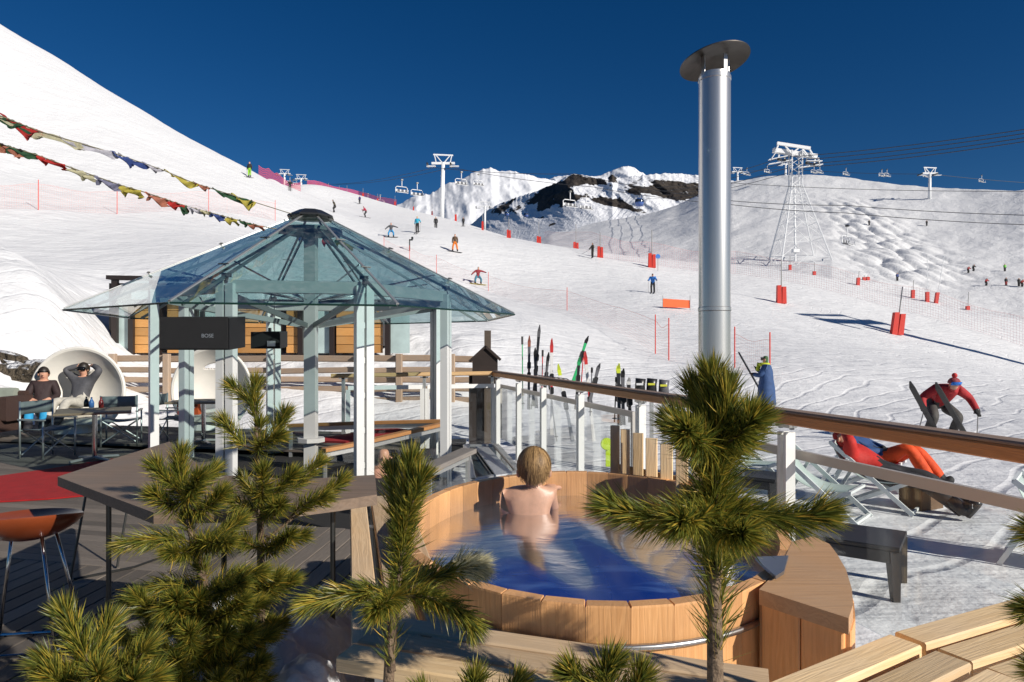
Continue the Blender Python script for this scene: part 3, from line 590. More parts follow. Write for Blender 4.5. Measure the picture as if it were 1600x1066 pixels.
MB().lathe((0, 0, 0), [(0, 0)], 3)
liner = MB().add([tp(a, 1, z, -.054) for z in (-.1, RIM-.22) for a in np.linspace(0, 2*math.pi, 61)[:-1]], [(k, (k+1) % 60, 60+(k+1) % 60, 60+k) for k in range(60)]).add([tp(a, 1, -.1, -.053) for a in np.linspace(0, 2*math.pi, 61)[:-1]], [tuple(range(60))])
liner.build('liner', mat('blue_liner', (.02, .09, .38), .5), tub)
# water: rippled sheet, clear blue depth
wm = bpy.data.materials.new('tub_water'); wm.use_nodes = True; nt = wm.node_tree; n = nt.nodes; l = nt.links; n.clear()
tr = n.new('ShaderNodeBsdfTransparent'); tr.inputs[0].default_value = (.10, .28, .85, 1); df = n.new('ShaderNodeBsdfDiffuse')
gl = n.new('ShaderNodeBsdfGlossy'); gl.inputs['Roughness'].default_value = .16
tc = n.new('ShaderNodeTexCoord'); mp = n.new('ShaderNodeMapping'); mp.inputs['Scale'].default_value = (1, 2.4, 1); mp.inputs['Rotation'].default_value = (0, 0, .25); nz = n.new('ShaderNodeTexNoise'); nz.inputs['Scale'].default_value = 2.6; nz.inputs['Detail'].default_value = 3; nz.inputs['Distortion'].default_value = 1.1
l.new(tc.outputs['Object'], mp.inputs[0]); l.new(mp.outputs[0], nz.inputs['Vector'])
df.inputs[0].default_value = (.012, .055, .30, 1)
foam = n.new('ShaderNodeValToRGB'); l.new(nz.outputs[0], foam.inputs[0]); foam.color_ramp.elements[0].position = .52; foam.color_ramp.elements[1].position = .86
foam.color_ramp.elements[0].color = (.006, .042, .28, 1); foam.color_ramp.elements[1].color = (.10, .22, .58, 1); l.new(foam.outputs[0], df.inputs[0])
bp = n.new('ShaderNodeBump'); bp.inputs['Strength'].default_value = .06; bp.inputs['Distance'].default_value = .05; l.new(nz.outputs[0], bp.inputs['Height']); l.new(bp.outputs[0], gl.inputs['Normal'])
m1 = n.new('ShaderNodeMixShader'); m1.inputs[0].default_value = .8; l.new(tr.outputs[0], m1.inputs[1]); l.new(df.outputs[0], m1.inputs[2])
fz = n.new('ShaderNodeFresnel'); fz.inputs[0].default_value = 1.05;  m2 = n.new('ShaderNodeMixShader'); l.new(fz.outputs[0], m2.inputs[0]); l.new(m1.outputs[0], m2.inputs[1]); l.new(gl.outputs[0], m2.inputs[2])
o_ = n.new('ShaderNodeOutputMaterial'); l.new(m2.outputs[0], o_.inputs[0])
WZ = .70; wv = []; 
for i in range(25):
    k = i/24; wv.append([tp(a, max(k, .001), WZ, -.052*k)+V(0, 0, .012*math.sin(9*k*math.cos(a)*1.3+4*k*math.sin(a))*(1-k)) for a in np.linspace(0, 2*math.pi, 73)[:-1]])
MB().grid(wv, closed=True).build('water', wm, tub, True)
# ------------------------------------------------------------------ wooden bench round the tub
BZ = .78
bench = thing('slatted_bench', GP(700, 1030, BZ)-V(0, 0, BZ), 'slatted wooden bench wrapped around the hot tub', 'bench')
def slat(a, b_, m=pale_wood, w_=.090, th=.045): return plank('slat', a+V(0, 0, -th/2), b_+V(0, 0, -th/2), w_, th, m, bench, bev=.005)
grey_pale = wood('grey_larch', (.70, .50, .30), (.46, .30, .16), .7, grey=(.58, .45, .31))
# left side: three slats running away along the tub
A0 = GP(545, 1003, BZ); A1 = GP(545, 776, BZ); lu = (A1-A0).normalized(); lv = V(lu.y, -lu.x, 0)
for k in range(3): slat(A0+lv*(.052+k*.118)+lu*[.0, -.03, -.07][k]-V(0, 0, .005), A1+lv*(.052+k*.118)-V(0, 0, .005), grey_pale)
# front left: three slats
B0 = GP(621, 962, BZ); B1 = GP(1188, 1041, BZ); fu = (B1-B0).normalized(); fv = V(fu.y, -fu.x, 0)
for k in range(3):
    st = [0, -.02, -.02][k]; slat(B0+fv*(.052+k*.112)+fu*st, B1+fv*(.052+k*.112)+fu*(.02+.03*k), grey_pale if k < 2 else pale_wood, .094)
# right: two groups of three slats with a gap between them
D0 = GP(1203, 1064, BZ); D1 = GP(1391, 989, BZ); D2 = GP(1398, 986, BZ); D3 = GP(1680, 908, BZ)
for (p, q) in ((D0, D1), (D2, D3)):
    du = (q-p).normalized(); dv = V(du.y, -du.x, 0)
    for k in range(3): slat(p+dv*(.05+k*.132)+du*(-.02 if p is D0 else .0), q+dv*(.05+k*.132)-du*.012, pale_wood, .098, .05)
br = MB()
for c in (GP(560, 985, BZ), GP(560, 800, BZ), GP(900, 1030, BZ), GP(1240, 1060, BZ), GP(1500, 990, BZ)):
    br.box((c.x+.1, c.y-.08, BZ/2-.17), (.05, .05, BZ+.2)); 
legs = br; k = 0
for c in (GP(560, 985, BZ), GP(560, 800, BZ), GP(900, 1030, BZ), GP(1240, 1060, BZ), GP(1500, 990, BZ)):
    MB().box((c.x+.1, c.y-.1, BZ/2-.18), (.05, .05, BZ+.26)).build('leg', alu, bench)
for (p, q) in ((A0+lv*.16+lu*.1, A1+lv*.16), (B0+fv*.16, B1+fv*.16), (D0+V(.02, -.14, 0), D1+V(.05, -.15, 0)), (D2+V(.05, -.15, 0), D3+V(.05, -.15, 0))): MB().beam(p+V(0, 0, -.09), q+V(0, 0, -.09), .08, .06).build('bearer', darksteel, bench)
# ------------------------------------------------------------------ step box beside the tub
sb = thing('step_box', GP(1260, 910, RIM)-V(0, 0, RIM), 'cedar step box with half round top beside hot tub', 'step box')
top = [GP(x, y, RIM) for x, y in ((1186, 921), (1326, 966), (1333, 945), (1331, 920), (1322, 890), (1308, 866), (1296, 850), (1270, 838), (1238, 846), (1222, 880), (1205, 902))]
MB().prism(top, (0, 0, -.05)).build('top_board', wood('step_top', (.66, .39, .20), (.48, .26, .12), .55, grey=(.56, .36, .21), gscale=.6), sb)
c = sum(top, V(0, 0, 0))/len(top)
low = [c+(p-c)*.93 for p in top]
for a, b_ in zip(low, low[1:]+low[:1]):
    nseg = max(1, round((b_-a).length/.13))
    for k in range(nseg):
        q0 = a+(b_-a)*k/nseg; q1 = a+(b_-a)*(k+1)/nseg; m_ = (q0+q1)/2; plank('side_board', (m_.x, m_.y, -.2), (m_.x, m_.y, RIM-.05), (q1-q0).length-.004, .03, red_cedar, sb, up=V(b_.y-a.y, -(b_.x-a.x), 0))
sp = [GP(x, y, RIM+.02) for x, y in ((1180, 870), (1232, 868), (1225, 892), (1212, 900), (1196, 886))]
tag(MB().prism(sp, (0, 0, -.012)).build('steel_flap', mat('blue_steel', (.35, .38, .42), .3, .9)), 'curved steel flap over the stove opening in the tub', 'flap')
# ------------------------------------------------------------------ upright slats screening the stove
sf = thing('slat_screen', PX(1010, 800, 4.35), 'fan of upright wooden slats screening the tub stove', 'screen')
for x0, x1, yt in ((954, 968, 665), (970, 984, 671), (989, 1005, 677), (1009, 1027, 685), (1032, 1051, 694), (1056, 1075, 701), (1082, 1101, 709)):
    Z = 4.62-(x0-954)/128*.7; a = PX((x0+x1)/2, yt, Z); plank('slat', (a.x, a.y, -.1), a, (x1-x0)*Z/F, .028, pale_wood, sf, up=(-.3, -.95, 0))
for z in (.95, .5): MB().beam(V(PX(952, 0, 4.66).x+.04, 4.71, z-.12), V(PX(1100, 0, 3.97).x+.05, 4.02, z-.12), .02, .06).build('cross_bar', honey_wood, sf)
# ------------------------------------------------------------------ chimney
CZ = 4.25; cx = (1116.5-800)/F*CZ; cr_ = 24.6/F*CZ
ch = thing('chimney', (cx, CZ, .3), 'tall shiny steel stove pipe with tilted round cap', 'chimney')
flue = mat('flue_steel', (.70, .68, .65), .30, .82, var=.16, vscale=2., stretch=(8, 8, .25))
zz = lambda y: HC+(HZ-y)/F*CZ
MB().lathe((cx, CZ, 0), [(cr_, -.2), (cr_, zz(487))], 64).build('lower_pipe', flue, ch, True)
MB().lathe((cx, CZ, 0), [(cr_*1.0, zz(487)+.002), (cr_*1.03, zz(486)), (cr_*1.03, zz(481)), (cr_*.985, zz(480)), (cr_*.985, zz(128)), (cr_*1.015, zz(127)), (cr_*1.015, zz(122)), (cr_*.95, zz(121)), (cr_*.95, zz(117)), (cr_*.8, zz(117)), (cr_*.8, zz(160))], 64).build('upper_pipe', flue, ch, True, 30)
tilt = Matrix.Rotation(R(-9), 3, 'Y') @ Matrix.Rotation(R(-9), 3, 'X')
cap = V(cx, CZ, zz(96)); rc_ = 54/F*CZ
MB().lathe(cap, [(0, .045), (rc_*.5, .028), (rc_, 0), (rc_, -.006), (rc_*.5, .02), (0, .036)], 56, M=tilt).build('cap', mat('sooty_cap', (.13, .115, .10), .42, .85, var=.35, vscale=9), ch, True, 40)
for a in (.25, 2.1, 3.6, 5.2): MB().beam((cx+cr_*.93*math.cos(a), CZ+cr_*.93*math.sin(a), zz(124)), (cx+cr_*.93*math.cos(a), CZ+cr_*.93*math.sin(a), zz(100)+.03), .03, .006, up=(math.cos(a), math.sin(a), 0)).build('strap', flue, ch)
# ------------------------------------------------------------------ bar counter and stools
CT = .95
cpoly = [GP(x, y, CT) for x, y in ((90, 745), (165, 773), (240, 801), (340, 799), (433, 794), (528, 782), (589, 773), (586, 742), (550, 744), (470, 749), (330, 742), (265, 690), (180, 716))]
bc = thing('bar_counter', GP(330, 770, CT)-V(0, 0, CT), 'angular weathered grey timber bar counter behind the pines', 'bar counter')
MB().prism(cpoly, (0, 0, -.05)).build('counter_top', wood('counter_wood', (.21, .145, .10), (.11, .075, .05), .6, gscale=.5, grey=(.15, .115, .09)), bc)
for x, y in ((170, 752), (520, 768), (350, 780)):
    p = GP(x, y, CT); MB().tube([p-V(0, 0, .05), V(p.x, p.y, 0)], .013, 8).build('leg', darksteel, bc)
shell_m = mat('amber_shell', (.28, .06, .018), .28, var=.2, spec=.6)
def stool(px, py, rz, label, s=1.):
    c = GP(px, py, .70); t = thing('bar_stool', V(c.x, c.y, 0), label, 'stool', None, rz); b_ = V(c.x, c.y, 0); Rz = Matrix.Rotation(rz, 3, 'Z')
    P = []
    for i in range(9):
        k = i/8; P.append([b_+Rz @ V(.27*k*math.cos(a), .235*k*math.sin(a), .675+.035*k**2.2+(.05*k**2*max(0, math.cos(a+1.2)))) for a in np.linspace(0, 2*math.pi, 41)[:-1]])
    Q_ = [[p-V(0, 0, .014+.075*(1-(i/8)**2)**.7) for p in row] for i, row in enumerate(P)]
    MB().grid(P+Q_[::-1], closed=True).build('seat_shell', shell_m, t, True, 50)
    for a in (.6, 2.5, 3.8, 5.6):
        p0 = b_+Rz @ V(.13*math.cos(a), .11*math.sin(a), .65); p1 = b_+Rz @ V(.27*math.cos(a), .25*math.sin(a), .012); MB().tube([p0, p1], .009, 8).build('leg', chrome, t, True)
    fr = [b_+Rz @ V(.27*math.cos(a), .25*math.sin(a), .012) for a in (.6, 2.5, 3.8, 5.6)]
    MB().tube(fr, .009, 6, closed=True).build('foot_ring', chrome, t)
    return t
stool(43, 812, R(10), 'amber shell bar stool on chrome legs beside red carpet')
MB()
s2 = thing('stool_frame', GP(165, 880, 0), 'black wire sled frame of a stool under the counter', 'stool')
for q in (((203, 770), (170, 905), (205, 880)), ((150, 765), (112, 905), (150, 930))): pass
for px, py in ((183, 886), (110, 905)):
    p = GP(px, py, .01); MB().tube([p, V(p.x+.05, p.y+.1, .6)], .009, 6).build('leg', darksteel, s2)
p, q = GP(115, 905, .01), GP(210, 886, .01); MB().tube([p, q, q+V(.1, .3, 0)], .009, 6).build('runner', darksteel, s2)
# ================================================================== FURNITURE ON THE DECK
shell_white = mat('shell_white', (.80, .77, .70), .45, var=.06)
def tilt_mat(yaw, pitch): return Matrix.Rotation(yaw, 3, 'Z') @ Matrix.Rotation(pitch, 3, 'X')
def round_seat(px, py, Zd, label, yaw, r=.86):
    c = PX(px, py, Zd); t = thing('round_daybed', (c.x, c.y, 0), label, 'daybed', 'round daybeds by the fence')
    M = tilt_mat(yaw, R(90-12)); n = 120; cc = V(c.x, c.y, r*.93)
    def pt(k, a): # bowl opening towards -Y, upright disc
        return cc+Matrix.Rotation(yaw, 3, 'Z') @ V(r*k*math.cos(a), .42*(1-k*k)+.06*r*k*math.sin(a), r*k*math.sin(a))
    S_ = []
    for i in range(41):
        k = .02+.98*i/40; S_.append([pt(k, a) for a in np.linspace(0, 2*math.pi, n+1)[:-1]])
    sh = MB(); cols = n
    vs = [p for row in S_ for p in row]
    fs = []
    for i in range(40):
        for j in range(n):
            a = 2*math.pi*(j+.5)/n; k = .02+.98*(i+.5)/40; x, z = k*math.cos(a), k*math.sin(a)
            if z > .50 and (x/.36)**2+((z-.50)/.15)**2 < 1: continue     # hand slot
            fs.append((i*n+j, i*n+(j+1) % n, (i+1)*n+(j+1) % n, (i+1)*n+j))
    sh.add(vs, fs); o = sh.build('shell', shell_white, t, True)
    so_ = o.modifiers.new('thickness', 'SOLIDIFY'); so_.thickness = .035
    MB().tube([pt(1.0, a) for a in np.linspace(0, 2*math.pi, 65)[:-1]], .032, 8, closed=True).build('rim', shell_white, t, True)
    sq = []
    for i in range(5):
        k = i/4; sq.append([cc+Matrix.Rotation(yaw, 3, 'Z') @ V(.70*math.cos(a)*(1 if k < .9 else .96), -.34+.40*math.sin(a)*.9+.2, -.62+.12*k) for a in np.linspace(0, 2*math.pi, 33)[:-1]])
    sq.append([cc+Matrix.Rotation(yaw, 3, 'Z') @ V(0, -.14, -.49)]*32)
    MB().grid(sq, closed=True).build('seat_cushion', mat('cream_cushion', (.66, .62, .52), .9, var=.1, bump=.3), t, True, 50)
    MB().lathe((c.x, c.y-.1, -.02), [(.30, .3), (.36, .0), (0, 0)], 20).build('foot', shell_white, t)
    return t, cc
rs, RSC = round_seat(122, 640, 13.6, 'white round bowl daybed with two people sitting in it', R(8))
rs2, RSC2 = round_seat(330, 632, 14.2, 'white round bowl daybed empty behind the pavilion posts', R(-6))
cu = MB(); cu.box((RSC2.x-.35, RSC2.y-.22, RSC2.z-.42), (.42, .14, .34), Matrix.Rotation(.3, 3, 'X'), 0, .05)
tag(cu.build('cushion', mat('orange_cushion', (.75, .12, .03), .9)), 'small orange cushion lying in the empty round daybed', 'cushion')
table_m = wood('table_top', (.34, .24, .16), (.24, .16, .10), .6)
def table(cpx, cpy, label, w_, d_, ang):
    c = GP(cpx, cpy, .74); b_ = V(c.x, c.y, 0); t = thing('cafe_table', b_, label, 'table'); M = Matrix.Rotation(ang, 3, 'Z')
    MB().box(b_+V(0, 0, .725), (w_, d_, .035), M, 0, .008).build('table_top', table_m, t)
    MB().lathe(b_+V(0, 0, .03), [(.036, 0), (.036, .68)], 16).build('pedestal', chrome, t, True)
    for k in range(4):
        a = ang+.6+k*math.pi/2; e_ = b_+V(.36*math.cos(a), .36*math.sin(a), .02)
        MB().beam(b_+V(0, 0, .05), e_, .05, .035, bev=.01).build('foot', alu, t)
    return b_
TB1 = table(148, 641, 'brown square cafe table in front of the occupied daybed', .95, .95, .5)
TB2 = table(318, 626, 'brown cafe table in front of the empty daybed', 1.0, .8, .1)
sling_grey = mat('grey_sling', (.22, .23, .23), .8)
def director(x, y, yaw, label):
    t = thing('director_chair', (x, y, 0), label, 'chair', 'folding aluminium chairs at the tables'); M = Matrix.Rotation(yaw, 3, 'Z'); b_ = V(x, y, 0); g = lambda *q: b_+M @ V(*q)
    for sx in (-1, 1):
        for sy, h in ((-1, .58), (1, .86)): MB().tube([g(sx*.27, sy*.22, 0), g(sx*.27, sy*.22, h)], .014, 8).build('leg', alu, t, True)
        MB().box(g(sx*.27, .0, .59), (.04, .5, .022), M, 0, .004).build('armrest', alu, t)
    for sy in (-.2, .2):
        for s in (-1, 1): MB().tube([g(-.26*s, sy, .06), g(.26*s, sy, .43)], .011, 6).build('cross_brace', alu, t)
    se = MB().grid([[g(-.26+.52*i/6, -.21+.42*j/2, .45-.03*math.sin(math.pi*i/6)) for i in range(7)] for j in range(3)]).build('seat', sling_grey, t, True); se.modifiers.new('t', 'SOLIDIFY').thickness = .012
    bk = MB().grid([[g(-.27+.54*i/6, .22+.04*math.sin(math.pi*i/6), .66+.19*j/2) for i in range(7)] for j in range(3)]).build('backrest', sling_grey, t, True); bk.modifiers.new('t', 'SOLIDIFY').thickness = .012
for px, py, yaw, lab in ((75, 714, R(75), 'aluminium folding chair turned towards the table, back to the wicker sofa'), (190, 695, R(-160), 'aluminium folding chair across the table by the pavilion post'), (272, 692, R(95), 'aluminium folding chair beside the table at the empty daybed')):
    c = GP(px, py, 0); director(c.x, c.y, yaw, lab)
for k, (px, py, m_) in enumerate(((135, 636, 'dark'), (143, 637, 'blue'), (158, 637, 'red'))):
    c = GP(px, py, .745); col_ = {'dark': (.02, .02, .02), 'blue': (.08, .2, .5), 'red': (.3, .03, .03)}[m_]
    tag(MB().lathe(c, [(0, 0), (.035, 0), (.038, .07), (.03, .1), (.013, .13), (.013, .16), (0, .16)], 12).build('bottle', mat(m_+'_bottle', col_, .2), None, True), 'small %s bottle standing on the brown cafe table' % m_, 'bottle')
wk = GP(-42, 690, 0); t = thing('wicker_sofa', wk, 'dark wicker sofa with grey green cushions at deck edge', 'sofa')
dw = mat('dark_wicker', (.06, .03, .022), .7, bump=.8, bscale=80)
MB().box(wk+V(-.55, .5, .24), (1.7, .75, .22), None, 0, .02).build('base', dw, t); MB().box(wk+V(-.55, .92, .55), (1.7, .14, .6), None, 0, .03).build('back', dw, t)
MB().box(wk+V(.34, .6, .55), (.12, .7, .45), None, 0, .02).build('arm', dw, t)
gc = mat('grey_green_cushion', (.30, .33, .27), .9, var=.15)
MB().box(wk+V(-.55, .48, .42), (1.55, .66, .15), None, 0, .05).build('seat_cushion', gc, t); MB().box(wk+V(-.2, .80, .68), (.75, .18, .46), Matrix.Rotation(-.2, 3, 'X'), 0, .06).build('back_cushion', gc, t)
for sx in (-.3, .22): MB().box(wk+V(sx, .2, .07), (.1, .1, .16)).build('foot', dw, t)
# ------------------------------------------------------------------ boulders under the snow bank
rockm = rock_snow('boulder', .55, .12, (.13, .105, .075), 2.5, 9.)
BL = {20: 'broad olive brown boulder above the wicker sofa', 70: 'flat boulder with snow on top behind the occupied daybed', 108: 'small boulder touching the rim of the occupied daybed', -30: 'large boulder beyond the wicker sofa end', 45: 'low rounded stone at the foot of the broad boulder', 4: 'low stone just above the sofa back', 140: 'small stone half hidden behind the occupied daybed'}
for px, py, s, sq in ((20, 592, 1.15, .7), (70, 584, .9, .62), (108, 596, .7, .75), (-30, 580, 1.2, .8), (45, 612, .6, .7), (4, 628, .7, .7), (140, 612, .5, .7)):
    c = PX(px, py, 16.2); b_ = MB(); n1, n2 = 20, 12; P = []
    for i in range(n2+1):
        th = math.pi*i/n2; row = []
        for j in range(n1):
            ph = 2*math.pi*j/n1; d = V(math.sin(th)*math.cos(ph), math.sin(th)*math.sin(ph), math.cos(th)); a_ = np.array([d.x*1.7+px*.13]); bq = np.array([d.y*1.7+d.z*2.3+py])
            r_ = .72+.6*float(fbm(a_, bq, 4, 91, True)[0]); r_ = r_*(1-.15*abs(d.z)); row.append(c+V(d.x*r_*s, d.y*r_*s*.7, d.z*r_*s*sq*.6))
        P.append(row)
    o = MB().grid(P, closed=True).build('boulder', rockm, None, False); rocky(o, np.full(len(o.data.vertices), .75)); tag(o, BL[px], 'boulder', 'boulders below the snow bank')
# ------------------------------------------------------------------ prayer flags
FC = {'g': (.035, .11, .05), 'r': (.55, .03, .025), 'w': (.62, .60, .66), 'b': (.05, .09, .30), 'y': (.55, .46, .08), 'p': (.50, .19, .12), 'c': (.62, .58, .38), 's': (.25, .25, .36)}
FM = {}
for k, c in FC.items():
    FM[k] = mat('flag_'+k, c, .85, var=.22, vscale=14, bump=.6, bscale=30)
    nt = FM[k].node_tree; n = nt.nodes; l = nt.links; p = n['Principled BSDF']; ts = n.new('ShaderNodeBsdfTranslucent'); ms = n.new('ShaderNodeMixShader'); ms.inputs[0].default_value = .35
    sock = p.inputs['Base Color'].links[0].from_socket; l.new(sock, ts.inputs[0]); l.new(p.outputs[0], ms.inputs[1]); l.new(ts.outputs[0], ms.inputs[2]); l.new(ms.outputs[0], n['Material Output'].inputs[0])
def flags(label, line, Z0, Z1, items):
    px0, px1 = line[0][0], line[-1][0]
    def pt(px, dy=0.): y = np.interp(px, [q[0] for q in line], [q[1] for q in line]); return PX(px, float(y)+dy, Z0+(Z1-Z0)*(px-px0)/(px1-px0))
    t = thing('prayer_flags', pt((px0+px1)/2), label, 'flags')
    MB().tube([pt(x) for x in np.linspace(px0, px1, 40)], .006, 5).build('cord', mat('cord', (.2, .18, .12), .9), t)
    for (a, b_, h, c, tw) in items:
        rng = random.Random(int(a*7+b_)); nx, ny = 16, 8; P = []; ph = rng.uniform(0, 6)
        for j in range(ny+1):
            v = j/ny; row = []
            for i in range(nx+1):
                u = i/nx; px = a+(b_-a)*(u+tw*v*.35*(1-u*.6)); ed = (math.sin(u*math.pi)**.5 if tw > .5 else 1)
                dy = h*.66*v*ed*(1+.30*math.sin(u*7+ph))+1.5*math.sin(u*11+ph)*v; p = pt(px, dy-h*.10*math.sin(v*3)); p += V(0, .06*math.sin(v*7+u*9+ph)*(.3+v), .012*math.sin(u*15+v*5))
                row.append(p)
            P.append(row)
        MB().grid(P).build('flag', FM[c], t, True)
flags('upper string of faded prayer flags fluttering towards the pavilion top', [(-60, 158), (0, 181), (60, 205), (125, 224), (180, 240), (255, 266), (300, 285), (385, 312), (455, 334)], 5.2, 9.6,
      [(-40, 14, 12, 'c', .2), (2, 42, 16, 'g', 0), (40, 130, 15, 'c', .1), (-5, 62, 26, 'r', .6), (84, 180, 16, 'w', .7), (171, 226, 17, 'b', .6), (222, 250, 9, 'w', .7), (255, 308, 16, 'y', .7), (302, 326, 8, 'p', .6), (328, 390, 17, 'g', .7), (360, 396, 22, 'y', .9)])
flags('lower string of small prayer flags sagging towards the pavilion roof', [(-60, 208), (0, 225), (60, 243), (105, 260), (190, 290), (225, 300), (290, 322), (350, 338), (400, 352), (432, 358)], 5.6, 8.6,
      [(-12, 8, 14, 'y', 0), (2, 36, 18, 'p', .3), (12, 60, 13, 'g', .1), (60, 104, 11, 'r', .2), (107, 150, 15, 'c', .2), (148, 190, 16, 's', .3), (189, 222, 17, 'y', 0), (226, 262, 18, 'p', .5), (262, 290, 14, 'r', .5), (284, 293, 16, 'g', .2), (294, 316, 9, 'w', .5), (314, 330, 7, 'c', .4), (327, 350, 12, 'b', .4), (354, 372, 13, 'y', 0), (372, 392, 10, 'g', .8), (388, 412, 8, 'p', .3)])
flags('short string of bright prayer flags hanging inside the pavilion roof', [(440, 352), (470, 368), (505, 372), (540, 378), (570, 388), (600, 392)], 12.5, 13.5, [(444, 458, 12, 'b', 0), (462, 478, 16, 'b', .2), (503, 519, 15, 'r', .2), (522, 537, 14, 'g', .2), (537, 552, 15, 'y', .2), (552, 568, 10, 'b', .4)])
# ------------------------------------------------------------------ deckchairs on the snow
mint = mat('mint_canvas', (.50, .60, .56), .75, var=.08); chair_white = mat('deckchair_white', (.70, .73, .72), .5)
CD = V(.75, -.66, 0); CP_ = V(-.43, .9, 0)
def deckchair(o, label, d=CD):
    d = d.normalized(); s_ = V(-d.y, d.x, 0); z0 = snow_at(o.x, o.y)+.0; b_ = V(o.x, o.y, z0); t = thing('deckchair', b_, label, 'deckchair', 'folding deckchairs on the snow'); U_ = V(0, 0, 1)
    g = lambda x, y, z: b_+d*x+s_*y+U_*z*.84
    for s in (-1, 1):
        MB().beam(g(-.47, s*.29, .92), g(.44, s*.29, .0), .024, .05).build('side_rail', chair_white, t)
        MB().beam(g(.36, s*.25, .42), g(-.34, s*.25, .0), .024, .045).build('seat_rail', chair_white, t)
        MB().beam(g(-.26, s*.32, .70), g(-.58, s*.32, .0), .022, .04).build('prop', chair_white, t)
    for x, z in ((-.47, .91), (.36, .42), (-.32, .03), (.42, .03), (-.56, .05)): MB().beam(g(x, -.29, z), g(x, .29, z), .03, .03).build('cross_bar', chair_white, t)
    P = []
    for i in range(15):
        u = i/14; x = -.47+.83*u; z = .91+(.42-.91)*u-.27*math.sin(math.pi*u**.7)
        P.append([g(x, -.25, z), g(x, 0, z-.02), g(x, .25, z)])
    o_ = MB().grid(P).build('sling', mint, t, True); o_.modifiers.new('t', 'SOLIDIFY').thickness = .006
    return g
DC1 = deckchair(V(4.5, 8.4, 0), 'mint deckchair carrying the reclining person in red jacket')
DC2 = deckchair(V(5.0, 9.5, 0), 'mint deckchair carrying the reclining person in orange trousers')
deckchair(V(3.65, 8.0, 0), 'empty mint deckchair beside the black low table')
deckchair(V(3.3, 9.5, 0), 'empty mint deckchair behind the railing post')
deckchair(V(5.02, 6.0, 0), 'empty deckchair half hidden behind the foreground pine tip')
def low_table(p, d, L_, W_, label, H_=.43):
    d = d.normalized(); s_ = V(-d.y, d.x, 0); b_ = V(p.x, p.y, snow_at(p.x, p.y)); t = thing('low_table', b_, label, 'table', 'black low tables on the snow'); g = lambda x, y, z: b_+d*x+s_*y+V(0, 0, z)
    M = Matrix((d, s_, V(0, 0, 1))).transposed(); pl = mat('black_resin', (.020, .019, .020), .45, var=.2, vscale=30)
    MB().box(g(0, 0, H_-.02), (L_, W_, .04), M, 0, .01).build('top', pl, t)
    for y in (-1, 1): MB().box(g(0, y*(W_/2-.015), H_-.085), (L_*.9, .025, .09), M).build('apron', pl, t)
    for x in (-1, 1):
        for y in (-1, 1): MB().tube([g(x*(L_/2-.05), y*(W_/2-.05), H_-.04), g(x*(L_/2-.03), y*(W_/2-.04), -.03)], [.06, .035], 4).build('leg', pl, t)
low_table(V(2.63, 5.79, 0), V(.82, -.57, 0), 1.2, .6, 'black plastic low table standing beside the hot tub')
low_table(V(2.85, 8.3, 0), V(.82, -.57, 0), .8, .55, 'black plastic low table standing between the empty deckchairs')
tag(MB().box(V(5.0, 8.35, -.17), (.38, .3, .28), Matrix.Rotation(.4, 3, 'Z'), 0, .02).build('wooden_crate', wood('crate', (.22, .13, .07), (.13, .07, .04), .7)), 'brown wooden box under the legs of the reclining people', 'box')
# ------------------------------------------------------------------ skis and poles stuck in the snow
def ski(base, top, col_, col2, label, w_=.066, tip=True, grp='skis stuck upright in the snow'):
    base, top = Vector(base), Vector(top); d = (top-base); L_ = d.length; d.normalize(); side = V(0, 1, 0).cross(d).normalized(); nb = d.cross(side)
    t = thing('ski_pair', base, label, 'skis', grp)
    for k in (0, 1):
        P = []
        for i in range(15):
            u = i/14; ww = w_*(.62+.38*abs(2*u-1)**1.5)*(1 if u < .93 else max(.25, (1-u)/.07)); bend = .09*max(0, (u-.86)/.14)**2*(1 if k else -1); c = base+d*L_*u+nb*((.016 if k else -.016)+bend); P.append([c-side*ww/2, c+side*ww/2])
        b_ = MB().grid([r_[:] for r_ in P]); m1 = mat('ski_%g_%g_%g' % col_, col_, .35); m2_ = mat('ski_%g_%g_%g' % col2, col2, .35)
        o = b_.build('ski', [m1, m2_], t); o.data.polygons.foreach_set('material_index', [0 if (i < 12 and i not in (6, 7)) else 1 for i in range(14)]); o.modifiers.new('t', 'SOLIDIFY').thickness = .014
        for u in (.46, .60): MB().box(base+d*L_*u+nb*(.05 if k else -.05), (.075, .07, .13), frame(base, top, (0, 1, 0))[0] @ Matrix.Rotation(R(90), 3, 'Y'), 0, .015).build('binding', black_plastic, t)
    return t
def pole(base, top, col_, label):
    t = thing('ski_pole', base, label, 'ski pole', 'poles stuck in the snow'); base, top = Vector(base), Vector(top); d = top-base
    MB().tube([base, top], .010, 6).build('shaft', mat('pole_%g_%g_%g' % col_, col_, .4), t); MB().tube([base+d*.9, top+d*.01], .020, 8).build('grip', black_plastic, t); MB().lathe(base+d*.08, [(0, .0), (.04, 0), (.03, .012), (0, .02)], 10).build('basket', black_plastic, t)
BK, WH, GN, RD, GY, YL = (.02, .02, .022), (.75, .74, .72), (.03, .42, .14), (.6, .04, .04), (.12, .12, .13), (.65, .75, .05)
SZ = 12.6
